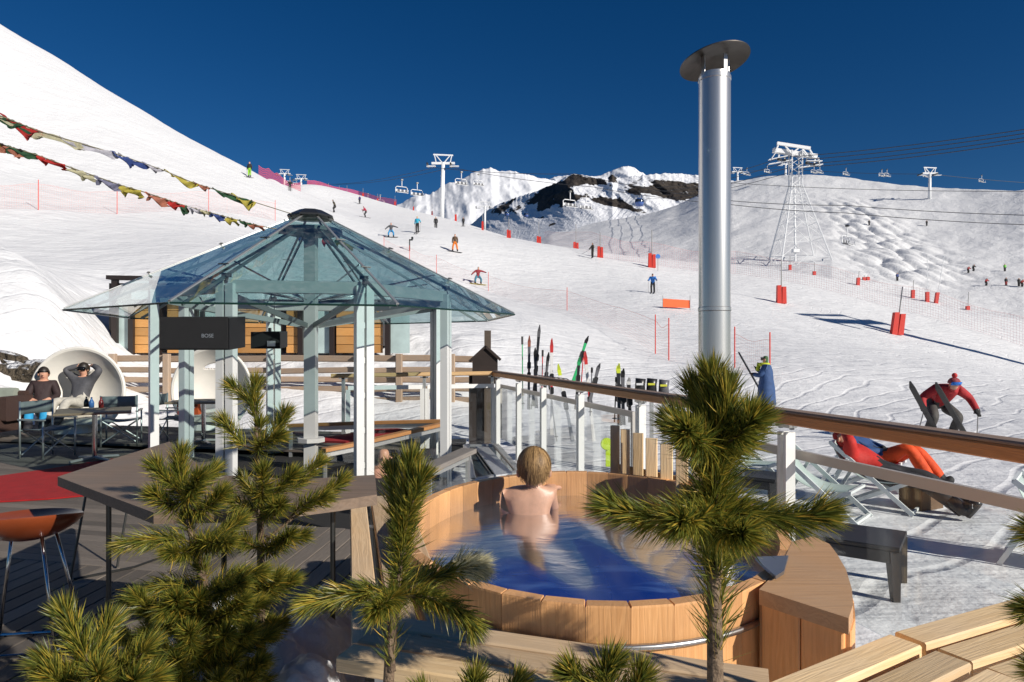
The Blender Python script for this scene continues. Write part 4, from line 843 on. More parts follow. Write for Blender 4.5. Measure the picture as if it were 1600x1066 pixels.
for x0, y0, x1, y1, z, c1, c2, lab in ((826, 640, 827, 526, 13, GY, (.35, .12, .08), 'brown and grey pair of skis upright beside the green pole'), (833, 635, 843, 509, 13, BK, GY, 'black slim pair of skis leaning right, tips crossing'),
        (862, 680, 862, 530, 12.6, WH, RD, 'white and red pair of skis standing behind the handrail'), (895, 690, 872, 570, 11.2, WH, YL, 'yellow tipped white pair of skis hung on the rail hooks'),
        (896, 595, 918, 527, 13.2, GN, BK, 'green and black pair of skis leaning steeply right'), (928, 690, 914, 550, 12.2, WH, RD, 'white pair of skis with red marks crossing behind rail'),
        (920, 635, 936, 570, 12, GY, GY, 'dark grey single tilted pair of skis under the rail'), (968, 665, 966, 570, 10.5, BK, YL, 'black pair of skis with yellow tips'), (985, 660, 982, 592, 10.6, BK, WH, 'black and white short pair of skis'), (838, 638, 836, 545, 12.8, BK, BK, 'short black pair of skis standing between taller ones'), (848, 640, 857, 552, 12.9, GY, BK, 'grey and black pair of skis leaning against the red pole'), (900, 640, 905, 560, 12.6, BK, GN, 'black pair of skis with green tips behind the rail'), (974, 664, 973, 578, 10.6, GY, BK, 'grey pair of skis close beside the black ones')):
    ski(PX(x0, y0, z), PX(x1, y1, z+.15), c1, c2, lab)
for x0, y0, x1, y1, z, c1, lab in ((817, 640, 816, 527, 13, GN, 'thin green ski pole upright in the snow'), (852, 640, 855, 565, 12.6, GY, 'grey ski pole beside white and red skis'), (870, 690, 858, 600, 12, GY, 'dark ski pole leaning below the handrail'), (905, 640, 912, 550, 12.4, RD, 'red ski pole beside green skis'), (846, 640, 848, 548, 12.7, RD, 'thin red ski pole among the black skis'), (830, 640, 838, 560, 13, GY, 'grey ski pole crossing the slim black skis'), (922, 650, 925, 575, 12.2, GY, 'grey ski pole beside the white red skis'), (960, 660, 963, 590, 10.6, BK, 'black ski pole beside yellow tipped black skis')):
    pole(PX(x0, y0, z), PX(x1, y1, z+.1), c1, lab)
for px, py, c1, lab in ((1000, 600, BK, 'black and white snowboard boot drying on the rail side rack'), (1018, 600, BK, 'black boot with yellow loop beside the rack'), (1037, 602, GY, 'grey helmet shaped boot beside the rack')):
    c = PX(px, py, 10.2); t = thing('ski_boot', c-V(0, 0, .2), lab, 'boot')
    MB().tube([c+V(0, 0, -.18), c+V(0, 0, -.02), c+V(.01, 0, .08)], [.085, .075, .08], 10).build('cuff', mat('boot_%g' % c1[0], c1, .35), t, True); MB().tube([c+V(-.02, 0, -.17), c+V(.12, -.05, -.19)], [.075, .06], 8).build('foot', mat('boot_%g' % c1[0], c1, .35), t, True)
    MB().box(c+V(-.02, -.085, .0), (.10, .02, .03)).build('buckle', mat('buckle_white', (.7, .7, .7), .4) if px < 1010 else mat('buckle_yellow', (.6, .6, .05), .4), t)
    MB().box(c+V(0, 0, -.7), (.05, .05, 1.05)).build('rack_peg', alu, t)
c = PX(948, 694, 9.2); t = thing('snowboard', c, 'lime green round board tip poking out behind the slats', 'snowboard')
MB().lathe(c, [(0, .01), (.075, .01), (.085, 0), (0, -.01)], 20, M=Matrix.Rotation(R(80), 3, 'X')).build('tip', mat('lime', (.55, .75, .03), .4), t); MB().box(c+V(.04, .03, -.16), (.1, .02, .3), None, 0, .004).build('board', mat('lime', (.55, .75, .03), .4), t)
# ================================================================== PISTE: PADDED POLES, NETS, LIFTS
pole_grey = mat('pole_grey', (.30, .29, .28), .6)
def padded(px, py, Z, ph, th, label, tilt=0., two=True):
    g = ground(px, py, Z); t = thing('padded_pole', g, label, 'piste marker', 'red padded poles along the piste'); k = g.y/F
    H_ = ph*k; T_ = th*k; w_ = .24*H_ if H_ > 1. else .3; w_ = max(.26, min(w_, .5))
    for s in ((-1, 1) if two else (0,)):
        MB().prism([g+V(s*w_*.55-w_*.5+tilt*0, 0, .02), g+V(s*w_*.55+w_*.5, 0, .02), g+V(s*w_*.55+w_*.42+tilt*H_, 0, H_*(1 if s <= 0 else .93)), g+V(s*w_*.55-w_*.42+tilt*H_, 0, H_*(1 if s <= 0 else .93))], (0, w_*.9, 0)).build('pad', red_pad, t)
    MB().tube([g+V(0, w_*.4, -.1), g+V(tilt*T_, w_*.4, T_)], [.055, .045], 7).build('pole', pole_grey, t)
PADL = 'tall pole wrapped in red padding along the piste edge'
for px, py, Z, ph, th in ((495, 299, 178, 8, 13), (503, 301, 178, 8, 14), (513, 304, 180, 9, 18), (530, 306, 180, 7, 16), (542, 308, 180, 8, 18), (567, 314, 180, 12, 20), (590, 318, 178, 8, 15), (617, 325, 172, 10, 19), (646, 331, 165, 8, 15), (675, 339, 160, 9, 21), (712, 349, 150, 14, 18), (754, 360, 140, 14, 25), (795, 372, 126, 13, 33), (842, 383, 114, 14, 37), (900, 395, 95, 17, 45), (938, 403, 86, 18, 40), (1019, 419, 74, 23, 60), (1222, 475, 62, 29, 70)):
    padded(px, py, Z, ph, th, PADL, two=Z < 130)
padded(1403, 524, 54, 36, 76, 'wide red bucket shaped padding round a leaning grey pole', .12)
for px, py, ph, th, tl in ((1235, 422, 8, 22, 0), (1273, 430, 6, 20, 0), (1341, 446, 12, 22, .1), (1351, 438, 5, 8, 0), (1357, 438, 5, 8, 0), (1427, 466, 13, 28, .05), (1450, 472, 16, 70, 0), (1463, 474, 17, 74, .18), (1513, 484, 6, 28, .06)):
    g = hill_pt(px, py); t = thing('padded_pole', g, 'distant red padded pole on the piste below moguls', 'piste marker', 'distant red padded poles'); k = g.y/F
    MB().prism([g+V(-.32, 0, -.5), g+V(.32, 0, -.5), g+V(.32+tl*ph*k, 0, ph*k), g+V(-.32+tl*ph*k, 0, ph*k)], (0, .5, 0)).build('pad', red_pad, t); MB().tube([g+V(0, .2, -.5), g+V(tl*th*k, .2, th*k)], .06, 6).build('pole', pole_grey if ph < 15 else lift_white, t)
# nets: a strip with a knotted-mesh material
def netmat(name, col_, cell, dens):
    m = bpy.data.materials.new(name); m.use_nodes = True; nt = m.node_tree; n = nt.nodes; l = nt.links; n.clear()
    uv = n.new('ShaderNodeUVMap'); sx = n.new('ShaderNodeSeparateXYZ'); l.new(uv.outputs[0], sx.inputs[0]); ms = []
    for k in range(2):
        a = n.new('ShaderNodeMath'); a.operation = 'DIVIDE'; a.inputs[1].default_value = cell; l.new(sx.outputs[k], a.inputs[0]); f_ = n.new('ShaderNodeMath'); f_.operation = 'FRACT'; l.new(a.outputs[0], f_.inputs[0])
        c_ = n.new('ShaderNodeMath'); c_.operation = 'LESS_THAN'; c_.inputs[1].default_value = dens; l.new(f_.outputs[0], c_.inputs[0]); ms.append(c_.outputs[0])
    mx = n.new('ShaderNodeMath'); mx.operation = 'MAXIMUM'; l.new(ms[0], mx.inputs[0]); l.new(ms[1], mx.inputs[1])
    t = n.new('ShaderNodeBsdfTransparent'); d = n.new('ShaderNodeBsdfDiffuse'); d.inputs[0].default_value = (*col_, 1); s = n.new('ShaderNodeMixShader'); o = n.new('ShaderNodeOutputMaterial')
    l.new(mx.outputs[0], s.inputs[0]); l.new(t.outputs[0], s.inputs[1]); l.new(d.outputs[0], s.inputs[2]); l.new(s.outputs[0], o.inputs[0]); return m
net_red = netmat('red_net', (.78, .24, .19), .12, .034); net_far = netmat('far_net', (.70, .34, .36), .25, .05); net_dense = netmat('dense_net', (.60, .10, .16), .3, .30)
def net(label, line, hgt, m, posts=True, flat=False):
    P = [ground(x, y, Z) if not flat else PX(x, y, Z) for x, y, Z in line]; Q_ = []
    for a, b_ in zip(P[:-1], P[1:]):
        for i in range(8): q = a+(b_-a)*i/8; q = V(q.x, q.y, (snow_at(q.x, q.y) if not flat else q.z)); Q_.append(q)
    Q_.append(P[-1]); t = thing('safety_net', P[0], label, 'net')
    b_ = MB().grid([[q+V(0, 0, .05) for q in Q_], [q+V(0, 0, hgt*(.93+.07*math.cos(i*math.pi/4))) for i, q in enumerate(Q_)]]); o = b_.build('mesh', m, t)
    L_ = [0.]
    for a, c in zip(Q_[:-1], Q_[1:]): L_.append(L_[-1]+(c-a).length)
    uv = o.data.uv_layers.new(name='UVMap'); nq = len(Q_)
    for lp in o.data.loops: i = lp.vertex_index; uv.data[lp.index].uv = (L_[i % nq], hgt*(i//nq))
    MB().tube([q+V(0, 0, hgt*(.93+.07*math.cos(i*math.pi/4))) for i, q in enumerate(Q_)], .006, 4).build('edge_rope', mat('rope_red', (.75, .25, .2), .7), t)
    if posts:
        for q in P: MB().tube([q-V(0, 0, .2), q+V(0, 0, hgt+.25)], .022, 6).build('net_post', mat('post_red', (.68, .07, .05), .5), t)
net('pale red safety net across the lower left slope', [(-60, 330, 38), (60, 328, 40), (183, 334, 45), (326, 330, 53), (430, 345, 56)], 1.5, net_red)
net('red safety net running down the middle of the piste', [(600, 398, 60), (640, 412, 61), (682, 427, 60), (763, 455, 56), (886, 485, 47), (1024, 553, 28), (1045, 563, 26)], 1.35, net_red)
net('red safety net behind the person in blue coat', [(1148, 575, 24), (1203, 590, 22)], 1.2, net_red)
net('tall red safety net along the far upper piste edge', [(404, 279, 106), (440, 293, 120), (470, 300, 150)], 1.9, net_dense, False)
net('purplish red safety net behind the row of padded poles', [(480, 299, 182), (560, 314, 186), (620, 328, 180)], 2.8, net_dense, False)
net('fine net along the lower piste edge below the rocky ridge', [(850, 385, 116), (940, 403, 92), (1019, 414, 82), (1150, 428, 78), (1300, 455, 74), (1450, 495, 68), (1610, 545, 60)], 2.6, net_far, False)
g = ground(1036, 482, 52); t = thing('piste_banner', g, 'plain orange banner stretched between sticks on the piste', 'banner')
MB().grid([[g+V(0, 0, .1), g+V(2.0, .1, .02)], [g+V(0, 0, .72), g+V(2.0, .1, .60)]]).build('cloth', mat('orange_banner', (.95, .16, .05), .8), t)
for dx in (0, 2.0): MB().tube([g+V(dx, .05, -.2), g+V(dx, .05, .95)], .02, 6).build('stick', pole_grey, t)
g = ground(1028, 424, 72); t = thing('piste_disc', g, 'blue round piste marker on a short stick', 'sign'); MB().tube([g, g+V(0, 0, 1.6)], .03, 6).build('stick', pole_grey, t); MB().lathe(g+V(0, 0, 1.6), [(0, .02), (.25, .02), (.25, -.02), (0, -.02)], 16, M=Matrix.Rotation(R(90), 3, 'X')).build('disc', mat('piste_blue', (.05, .2, .6), .4), t)
g = ground(640, 392, 62); t = thing('snow_gun', g, 'black snow cannon mast above the pavilion roof', 'snow gun')
MB().tube([g, g+V(0, 0, 1.1)], .06, 8).build('mast', darksteel, t); MB().box(g+V(.12, 0, 1.05), (.34, .2, .12)).build('arm', darksteel, t); MB().box(g+V(.26, 0, 1.22), (.18, .2, .26), None, 0, .02).build('nozzle', darksteel, t)
# ------------------------------------------------------------------ chairlifts
def cable(name, label, pts, r=.03, grp=None):
    P = []
    for (a, b_) in zip(pts[:-1], pts[1:]):
        a, b_ = Vector(a), Vector(b_); sag = (b_-a).length*.012
        for i in range(12): u = i/12; P.append(a+(b_-a)*u-V(0, 0, sag*4*u*(1-u)))
    P.append(Vector(pts[-1])); o = MB().tube(P, r, 5).build(name, cable_m); return tag(o, label, 'cable', grp)
def pylon_t(px, y0, y1, Z, W_, label):
    b_ = PX(px, y0, Z); tp_ = PX(px+(y0-y1)*.03, y1, Z); t = thing('lift_pylon', b_, label, 'lift pylon', 'white chairlift pylons')
    MB().tube([b_-V(0, 0, 2), tp_], [.62, .42], 14).build('mast', lift_white, t, True); H_ = tp_.z-b_.z
    MB().beam(tp_+V(-W_/2, 0, -.2), tp_+V(W_/2, 0, -.2), .5, .5).build('cross_arm', lift_white, t)
    MB().beam(tp_+V(-W_/2*.85, 0, 1.9), tp_+V(W_/2*.85, 0, 1.7), .3, .3).build('gantry', lift_white, t)
    for s in (-1, 1):
        MB().beam(tp_+V(s*W_/2*.6, 0, -.1), tp_+V(s*W_/2*.75, 0, 1.8), .2, .2).build('strut', lift_white, t); MB().beam(tp_+V(s*.2, 0, -.1), tp_+V(s*W_/2*.6, 0, 1.7), .2, .2).build('strut', lift_white, t)
        MB().beam(tp_+V(s*W_/2-.9, -1.6, -.65), tp_+V(s*W_/2-.9, 1.6, -.65), .35, .45).build('wheel_train', darksteel, t); MB().beam(tp_+V(s*W_/2-1.2, -.3, -1.0), tp_+V(s*W_/2+1., -.3, -1.0), .9, .12).build('walkway', lift_white, t)
    return [tp_+V(s*W_/2-.9, 0, -.4) for s in (-1, 1)]
pa = pylon_t(690, 338, 254, 165, 5.6, 'white chairlift pylon standing at the piste edge')
pylon_t(444, 295, 271, 330, 5.5, 'small white chairlift pylon beyond the upper net'); pylon_t(470, 298, 279, 330, 5.8, 'second small white chairlift pylon beyond the upper net')
pylon_t(757, 352, 322, 300, 6., 'white pylon with snowy head before the mountains')
for px, y0, y1, Z, lab in ((1452, 312, 270, 245, 'slightly leaning white pylon on the far hilltop'), (1152, 286, 268, 330, 'small white pylon beside the chimney'), (1227, 281, 256, 345, 'small white pylon behind the lattice tower')): pylon_t(px, y0, y1, Z, 5.4, lab)
def make_chair(name, label, px, py, Z, grp, yaw=.5, s=1.):
    c = PX(px, py, Z); t = thing(name, c, label, 'lift chair', grp, yaw); M = Matrix.Rotation(yaw, 3, 'Z'); g = lambda *q: c+M @ (V(*q)*s)
    MB().tube([g(0, 0, 1.9), g(0, 0, .6), g(0, .1, .35)], .09*s, 6).build('hanger', lift_white, t); MB().box(g(0, 0, 2.0), (.5*s, .5*s, .3*s), M).build('grip', darksteel, t)
    MB().tube([g(-1.5, .25, -1.15), g(-1.5, .3, .1), g(-1.2, .2, .35), g(1.2, .2, .35), g(1.5, .3, .1), g(1.5, .25, -1.15)], .09*s, 6).build('frame', lift_white, t)
    for k in range(6): MB().box(g(-1.25+.5*k, .3, -.62), (.42*s, .1*s, .62*s), M).build('seat_back', mat('chair_seat', (.10, .10, .11), .6) if k % 2 else mat('chair_seat2', (.55, .56, .58), .5), t)
    MB().box(g(0, -.05, -1.0), (3.0*s, .62*s, .1*s), M).build('seat', mat('chair_seat', (.10, .10, .11), .6), t)
    MB().tube([g(-1.45, -.55, -.45), g(-1.45, -.7, -1.25), g(1.45, -.7, -1.25), g(1.45, -.55, -.45)], .06*s, 6).build('foot_bar', lift_white, t)
    return t
CG = 'white lift chairs hanging from the cables'
pr = make_chair('lift_chair', 'white six seat lift chair hanging left of the piste pylon', 628, 294, 168, CG); PRC = PX(628, 294, 168)
def place(px, py, Z, label, yaw=.5, s=1.):
    o = copy_tree(pr); o.location = PX(px, py, Z); o.rotation_euler = (0, 0, yaw); o.scale = (s, s, s); o['label'] = label
LCH = 'white six seat lift chair hanging left of the piste pylon'
place(652, 299, 168, LCH); place(721, 282, 165, 'white lift chair just right of the piste pylon'); place(748, 284, 190, 'faint white lift chair before the bright mountain')
place(575, 312, 240, 'low white lift chair beyond the padded pole row'); place(594, 314, 240, 'low white lift chair beyond the padded pole row')
place(453, 284, 330, 'tiny white lift chair near the small pylons'); place(463, 287, 330, 'tiny white lift chair near the small pylons'); place(487, 298, 330, 'tiny white lift chair near the small pylons')
place(891, 315, 138, 'white lift chair hanging before the dark rock bands'); place(916, 319, 142, 'white lift chair hanging before the dark rock bands')
place(1324, 372, 112, 'large white lift chair hanging before the mogul slope', .75)
for px, py in ((1167, 270), (1199, 266), (1272, 267), (1281, 267), (1322, 270), (1378, 272), (1386, 272), (1447, 273), (1534, 281)): place(px, py, 300, 'tiny white chair of the lift along the far hilltop', .4)
def gondola(px, py, Z, label):
    c = PX(px, py, Z); t = thing('gondola', c, label, 'gondola'); MB().lathe(c, [(0, -1.1), (.9, -1.0), (1.15, -.2), (1.0, .7), (.5, 1.0), (0, 1.05)], 14).build('cabin', mat('gondola_blue', (.06, .12, .35), .2), t, True)
    MB().lathe(c, [(1.16, -.1), (1.12, .45), (1.0, .7)], 14).build('windows', mat('gondola_glass', (.02, .03, .05), .1), t, True); MB().tube([c+V(0, 0, 1), c+V(0, 0, 3)], .08, 6).build('hanger', darksteel, t)
gondola(999, 316, 175, 'blue gondola cabin passing the dark rocks'); gondola(792, 334, 330, 'tiny dark gondola cabin before the snowy valley'); gondola(822, 336, 330, 'tiny dark gondola cabin further down the valley')
# unseen pylon added beyond the right edge to cast a long shadow over the piste
gx, gy = 52.4, 38.6; gz = snow_at(gx, gy); t = thing('lift_pylon', (gx, gy, gz), 'unseen white pylon added to cast a long shadow over the piste', 'lift pylon', 'white chairlift pylons')
MB().tube([(gx, gy, gz-1), (gx, gy, gz+23)], [.8, .6], 14).build('mast', lift_white, t, True); MB().beam((gx-3.4, gy-2, gz+23), (gx+3.4, gy+2, gz+23), .8, .9).build('cross_arm', lift_white, t); MB().beam((gx-2.6, gy-1.6, gz+24.8), (gx+2.6, gy+1.6, gz+24.8), .4, .4).build('gantry', lift_white, t)
for s_ in (-1, 1): MB().beam((gx+s_*2.2, gy+s_*1.3, gz+23), (gx+s_*2.2, gy+s_*1.3, gz+24.8), .3, .3).build('strut', lift_white, t); MB().beam((gx+s_*3-1.5, gy+s_*1.8+1.5, gz+22.3), (gx+s_*3+1.5, gy+s_*1.8-1.5, gz+22.3), .5, .6).build('wheel_train', darksteel, t)
# lattice tower
TZ = 180; tb = PX(1250, 432, TZ); tt = PX(1243, 290, TZ); th_ = PX(1243, 236, TZ)
tw = thing('lattice_tower', tb, 'tall white lattice tower carrying the gondola cables', 'lattice tower'); k = TZ/F
hb, ht = 46*k, 8*k; bot = [tb+V(sx*hb, sy*hb*.75, -1.5) for sx, sy in ((-1, -1), (1, -1), (1, 1), (-1, 1))]; top_ = [V(tt.x+sx*ht, tt.y+sy*ht*.8, tt.z) for sx, sy in ((-1, -1), (1, -1), (1, 1), (-1, 1))]
top2 = [V(th_.x+sx*ht, th_.y+sy*ht*.8, th_.z) for sx, sy in ((-1, -1), (1, -1), (1, 1), (-1, 1))]
for a, b_, c in zip(bot, top_, top2): MB().tube([a, b_, c], .17, 6).build('leg', lift_white, tw)
lv_ = [0, .24, .44, .60, .73, .83, .91, 1.]
at_ = lambda i, u: bot[i]+(top_[i]-bot[i])*u
for u0, u1 in zip(lv_[:-1], lv_[1:]):
    for i in range(4):
        j = (i+1) % 4; mid = (at_(i, u1)+at_(j, u1))/2
        MB().tube([at_(i, u0), mid, at_(j, u0)], .085, 5).build('brace', lift_white, tw); MB().tube([at_(i, u1), at_(j, u1)], .085, 5).build('brace', lift_white, tw)
zs_ = np.linspace(tt.z, th_.z, 6)
for z0, z1 in zip(zs_[:-1], zs_[1:]):
    for i in range(4): a, b_ = top2[i], top2[(i+1) % 4]; MB().tube([V(a.x, a.y, z0), V(b_.x, b_.y, z1)], .08, 5).build('brace', lift_white, tw)
MB().tube([tb+V(-1.2, 0, -1), tt+V(-.3, 0, 0)], .28, 8).build('ladder_mast', lift_white, tw)
def hb_(px0, py0, px1, py1, w_, t_, dy=0.): return MB().beam(PX(px0, py0, TZ+dy), PX(px1, py1, TZ+dy), w_, t_)
hb_(1214, 224, 1266, 232, .5, .8, -1).build('gantry', lift_white, tw); hb_(1208, 235, 1276, 245, 1.2, 1.1).build('cross_head', lift_white, tw)
for x0, y0, x1, y1 in ((1217, 225, 1212, 236), (1225, 226, 1237, 240), (1250, 230, 1237, 240), (1252, 230, 1262, 243), (1264, 232, 1272, 245)): hb_(x0, y0, x1, y1, .3, .35, -1).build('strut', lift_white, tw)
for cx_, cy_ in ((1216, 249), (1226, 250), (1260, 255), (1272, 257)):
    MB().beam(PX(cx_, cy_, TZ-4), PX(cx_+8, cy_+2, TZ+4), .5, .6).build('wheel_train', darksteel, tw); MB().beam(PX(cx_, cy_, TZ), PX(cx_+2, cy_-10, TZ), .35, .35).build('arm', lift_white, tw)
for x0, y0, x1, y1 in ((1201, 257, 1238, 250), (1249, 262, 1285, 257), (1204, 250, 1212, 238), (1280, 260, 1278, 247), (1201, 250, 1230, 244), (1260, 252, 1284, 252)): hb_(x0, y0, x1, y1, .9, .18, -3).build('walkway', lift_white, tw)
MB().box(PX(1243, 392, TZ)+V(0, 0, 0), (1.6, 1.6, .9)).build('ladder_cage', lift_white, tw)
for i, (yl, yt, yr) in enumerate(((278, 240, 195), (284, 245, 201), (290, 251, 207), (296, 255, 213))):
    cable('gondola_cable', 'dark cable running through the lattice tower head', [PX(1000, yl+14, 420), PX(1243+(i-1.5)*14, yt+6, TZ), PX(1760, yr-18, 110)], .085, 'gondola cables')
CGRP = 'chairlift cables'; CL = 'thin chairlift cable stretched over the piste'
for i, (a, b_) in enumerate((((690-11, 262), (300, 0)), ((690+17, 262), (300, 0)))):
    cable('lift_cable', CL, [PX(470+i*14, 285, 330), PX(a[0], a[1], 165), PX(900+i*24, 272 if i == 0 else 292, 140), PX(1143, 314+i*6, 120), PX(1322, 321+i*12, 112), PX(1700, 338+i*16, 98)], .055, CGRP)
cable('lift_cable', CL, [PX(1143, 286, 180), PX(1700, 298, 140)], .06, CGRP)
cable('lift_cable', 'thin cable of the lift along the far hilltop', [PX(1100, 268, 335), PX(1227, 264, 340), PX(1455, 272, 300), PX(1700, 290, 300)], .09)
# ================================================================== PEOPLE
STAND = dict(pelvis=(0, 0, .97), spine=(0, .0, 1.16), chest=(0, .0, 1.36), neck=(0, .0, 1.50), head=(0, .02, 1.60), crown=(0, .01, 1.71),
             shL=(-.18, 0, 1.42), elL=(-.25, -.02, 1.16), wrL=(-.26, .08, .93), haL=(-.26, .12, .85), shR=(.18, 0, 1.42), elR=(.25, -.02, 1.16), wrR=(.26, .08, .93), haR=(.26, .12, .85),
             hiL=(-.10, 0, .90), knL=(-.11, .03, .50), anL=(-.11, 0, .09), toL=(-.12, .14, .05), hiR=(.10, 0, .90), knR=(.11, .03, .50), anR=(.11, 0, .09), toR=(.12, .14, .05))
def pose(**k): d = dict(STAND); d.update(k); return d
SKI = pose(pelvis=(0, -.12, .84), spine=(0, -.02, 1.02), chest=(0, .12, 1.20), neck=(0, .20, 1.33), head=(0, .26, 1.42), crown=(0, .27, 1.53), shL=(-.19, .13, 1.26), elL=(-.32, .22, 1.02), wrL=(-.36, .44, 1.0), haL=(-.36, .50, .99), shR=(.19, .13, 1.26), elR=(.32, .22, 1.02), wrR=(.36, .44, 1.0), haR=(.36, .50, .99),
           hiL=(-.10, -.12, .80), knL=(-.12, .12, .48), anL=(-.12, -.02, .10), toL=(-.12, .13, .06), hiR=(.10, -.12, .80), knR=(.12, .12, .48), anR=(.12, -.02, .10), toR=(.12, .13, .06))
BOARD = pose(pelvis=(0, -.16, .72), spine=(0, -.05, .92), chest=(0, .06, 1.10), neck=(0, .10, 1.24), head=(0, .14, 1.33), crown=(0, .14, 1.44), shL=(-.19, .05, 1.16), elL=(-.45, .05, 1.10), wrL=(-.66, .08, 1.02), haL=(-.73, .1, 1.0), shR=(.19, .05, 1.16), elR=(.42, .02, .98), wrR=(.58, .08, .82), haR=(.62, .1, .76),
             hiL=(-.11, -.15, .68), knL=(-.26, .10, .44), anL=(-.25, -.04, .10), toL=(-.26, .12, .07), hiR=(.11, -.15, .68), knR=(.26, .10, .44), anR=(.25, -.04, .10), toR=(.26, .12, .07))
EDG = [('pelvis', 'spine'), ('spine', 'chest'), ('chest', 'neck'), ('neck', 'head'), ('head', 'crown')]+[e for s in 'LR' for e in (('chest', 'sh'+s), ('sh'+s, 'el'+s), ('el'+s, 'wr'+s), ('wr'+s, 'ha'+s), ('pelvis', 'hi'+s), ('hi'+s, 'kn'+s), ('kn'+s, 'an'+s), ('an'+s, 'to'+s))]
RADI = dict(pelvis=.14, spine=.13, chest=.145, neck=.058, head=.088, crown=.085, sh=.085, el=.062, wr=.048, ha=.045, hi=.105, kn=.078, an=.07, to=.055)
def rad(k): return RADI.get(k, RADI.get(k[:2], .06))
def skinned(name, J, edges, radii, root, sub):
    ks = list(J); me = bpy.data.meshes.new(name); me.from_pydata([tuple(J[k]) for k in ks], [(ks.index(a), ks.index(b_)) for a, b_ in edges], [])
    o = bpy.data.objects.new('tmp_'+name, me); COL.objects.link(o); o.modifiers.new('s', 'SKIN').use_smooth_shade = True
    for i, k in enumerate(ks): sv = me.skin_vertices[0].data[i]; sv.radius = (radii[k], radii[k]) if not hasattr(radii[k], '__len__') else radii[k]; sv.use_root = (k == root)
    ss = o.modifiers.new('ss', 'SUBSURF'); ss.levels = sub; ss.render_levels = sub
    bpy.context.view_layer.update(); dg = bpy.context.evaluated_depsgraph_get(); m2_ = bpy.data.meshes.new_from_object(o.evaluated_get(dg)); bpy.data.objects.remove(o); bpy.data.meshes.remove(me); return m2_
CM = {}
def cm(c, rough=.75):
    if isinstance(c, str): return {'skin': skin, 'hair': darkhair}[c]
    return mat('cloth_%g_%g_%g' % tuple(c), c, rough, var=.28, vscale=9, bump=.9, bscale=8)
def hair_cap(t, c, up_, ff, s, m, low=-.75):
    ff = (ff-up_*ff.dot(up_)).normalized(); sd = ff.cross(up_); rows = []
    for i in range(11):
        row = []
        for j in range(32):
            a = 2*math.pi*j/32; fr = math.sin(a); lo = low if fr < .1 else low+(.42-low)*min(1, (fr-.1)/.45); e_ = lo+(1.57-lo)*i/10; r_ = 1+.05*math.sin(j*3.1+i*.7)*math.cos(e_)
            row.append(c+(sd*math.cos(a)*.106*math.cos(e_)*r_+ff*(fr*.116*math.cos(e_)*r_-.008)+up_*(.145*math.sin(e_) if e_ > 0 else .11*math.sin(e_)))*s)
        rows.append(row)
    MB().grid(rows, closed=True).build('hair', m, t, True)
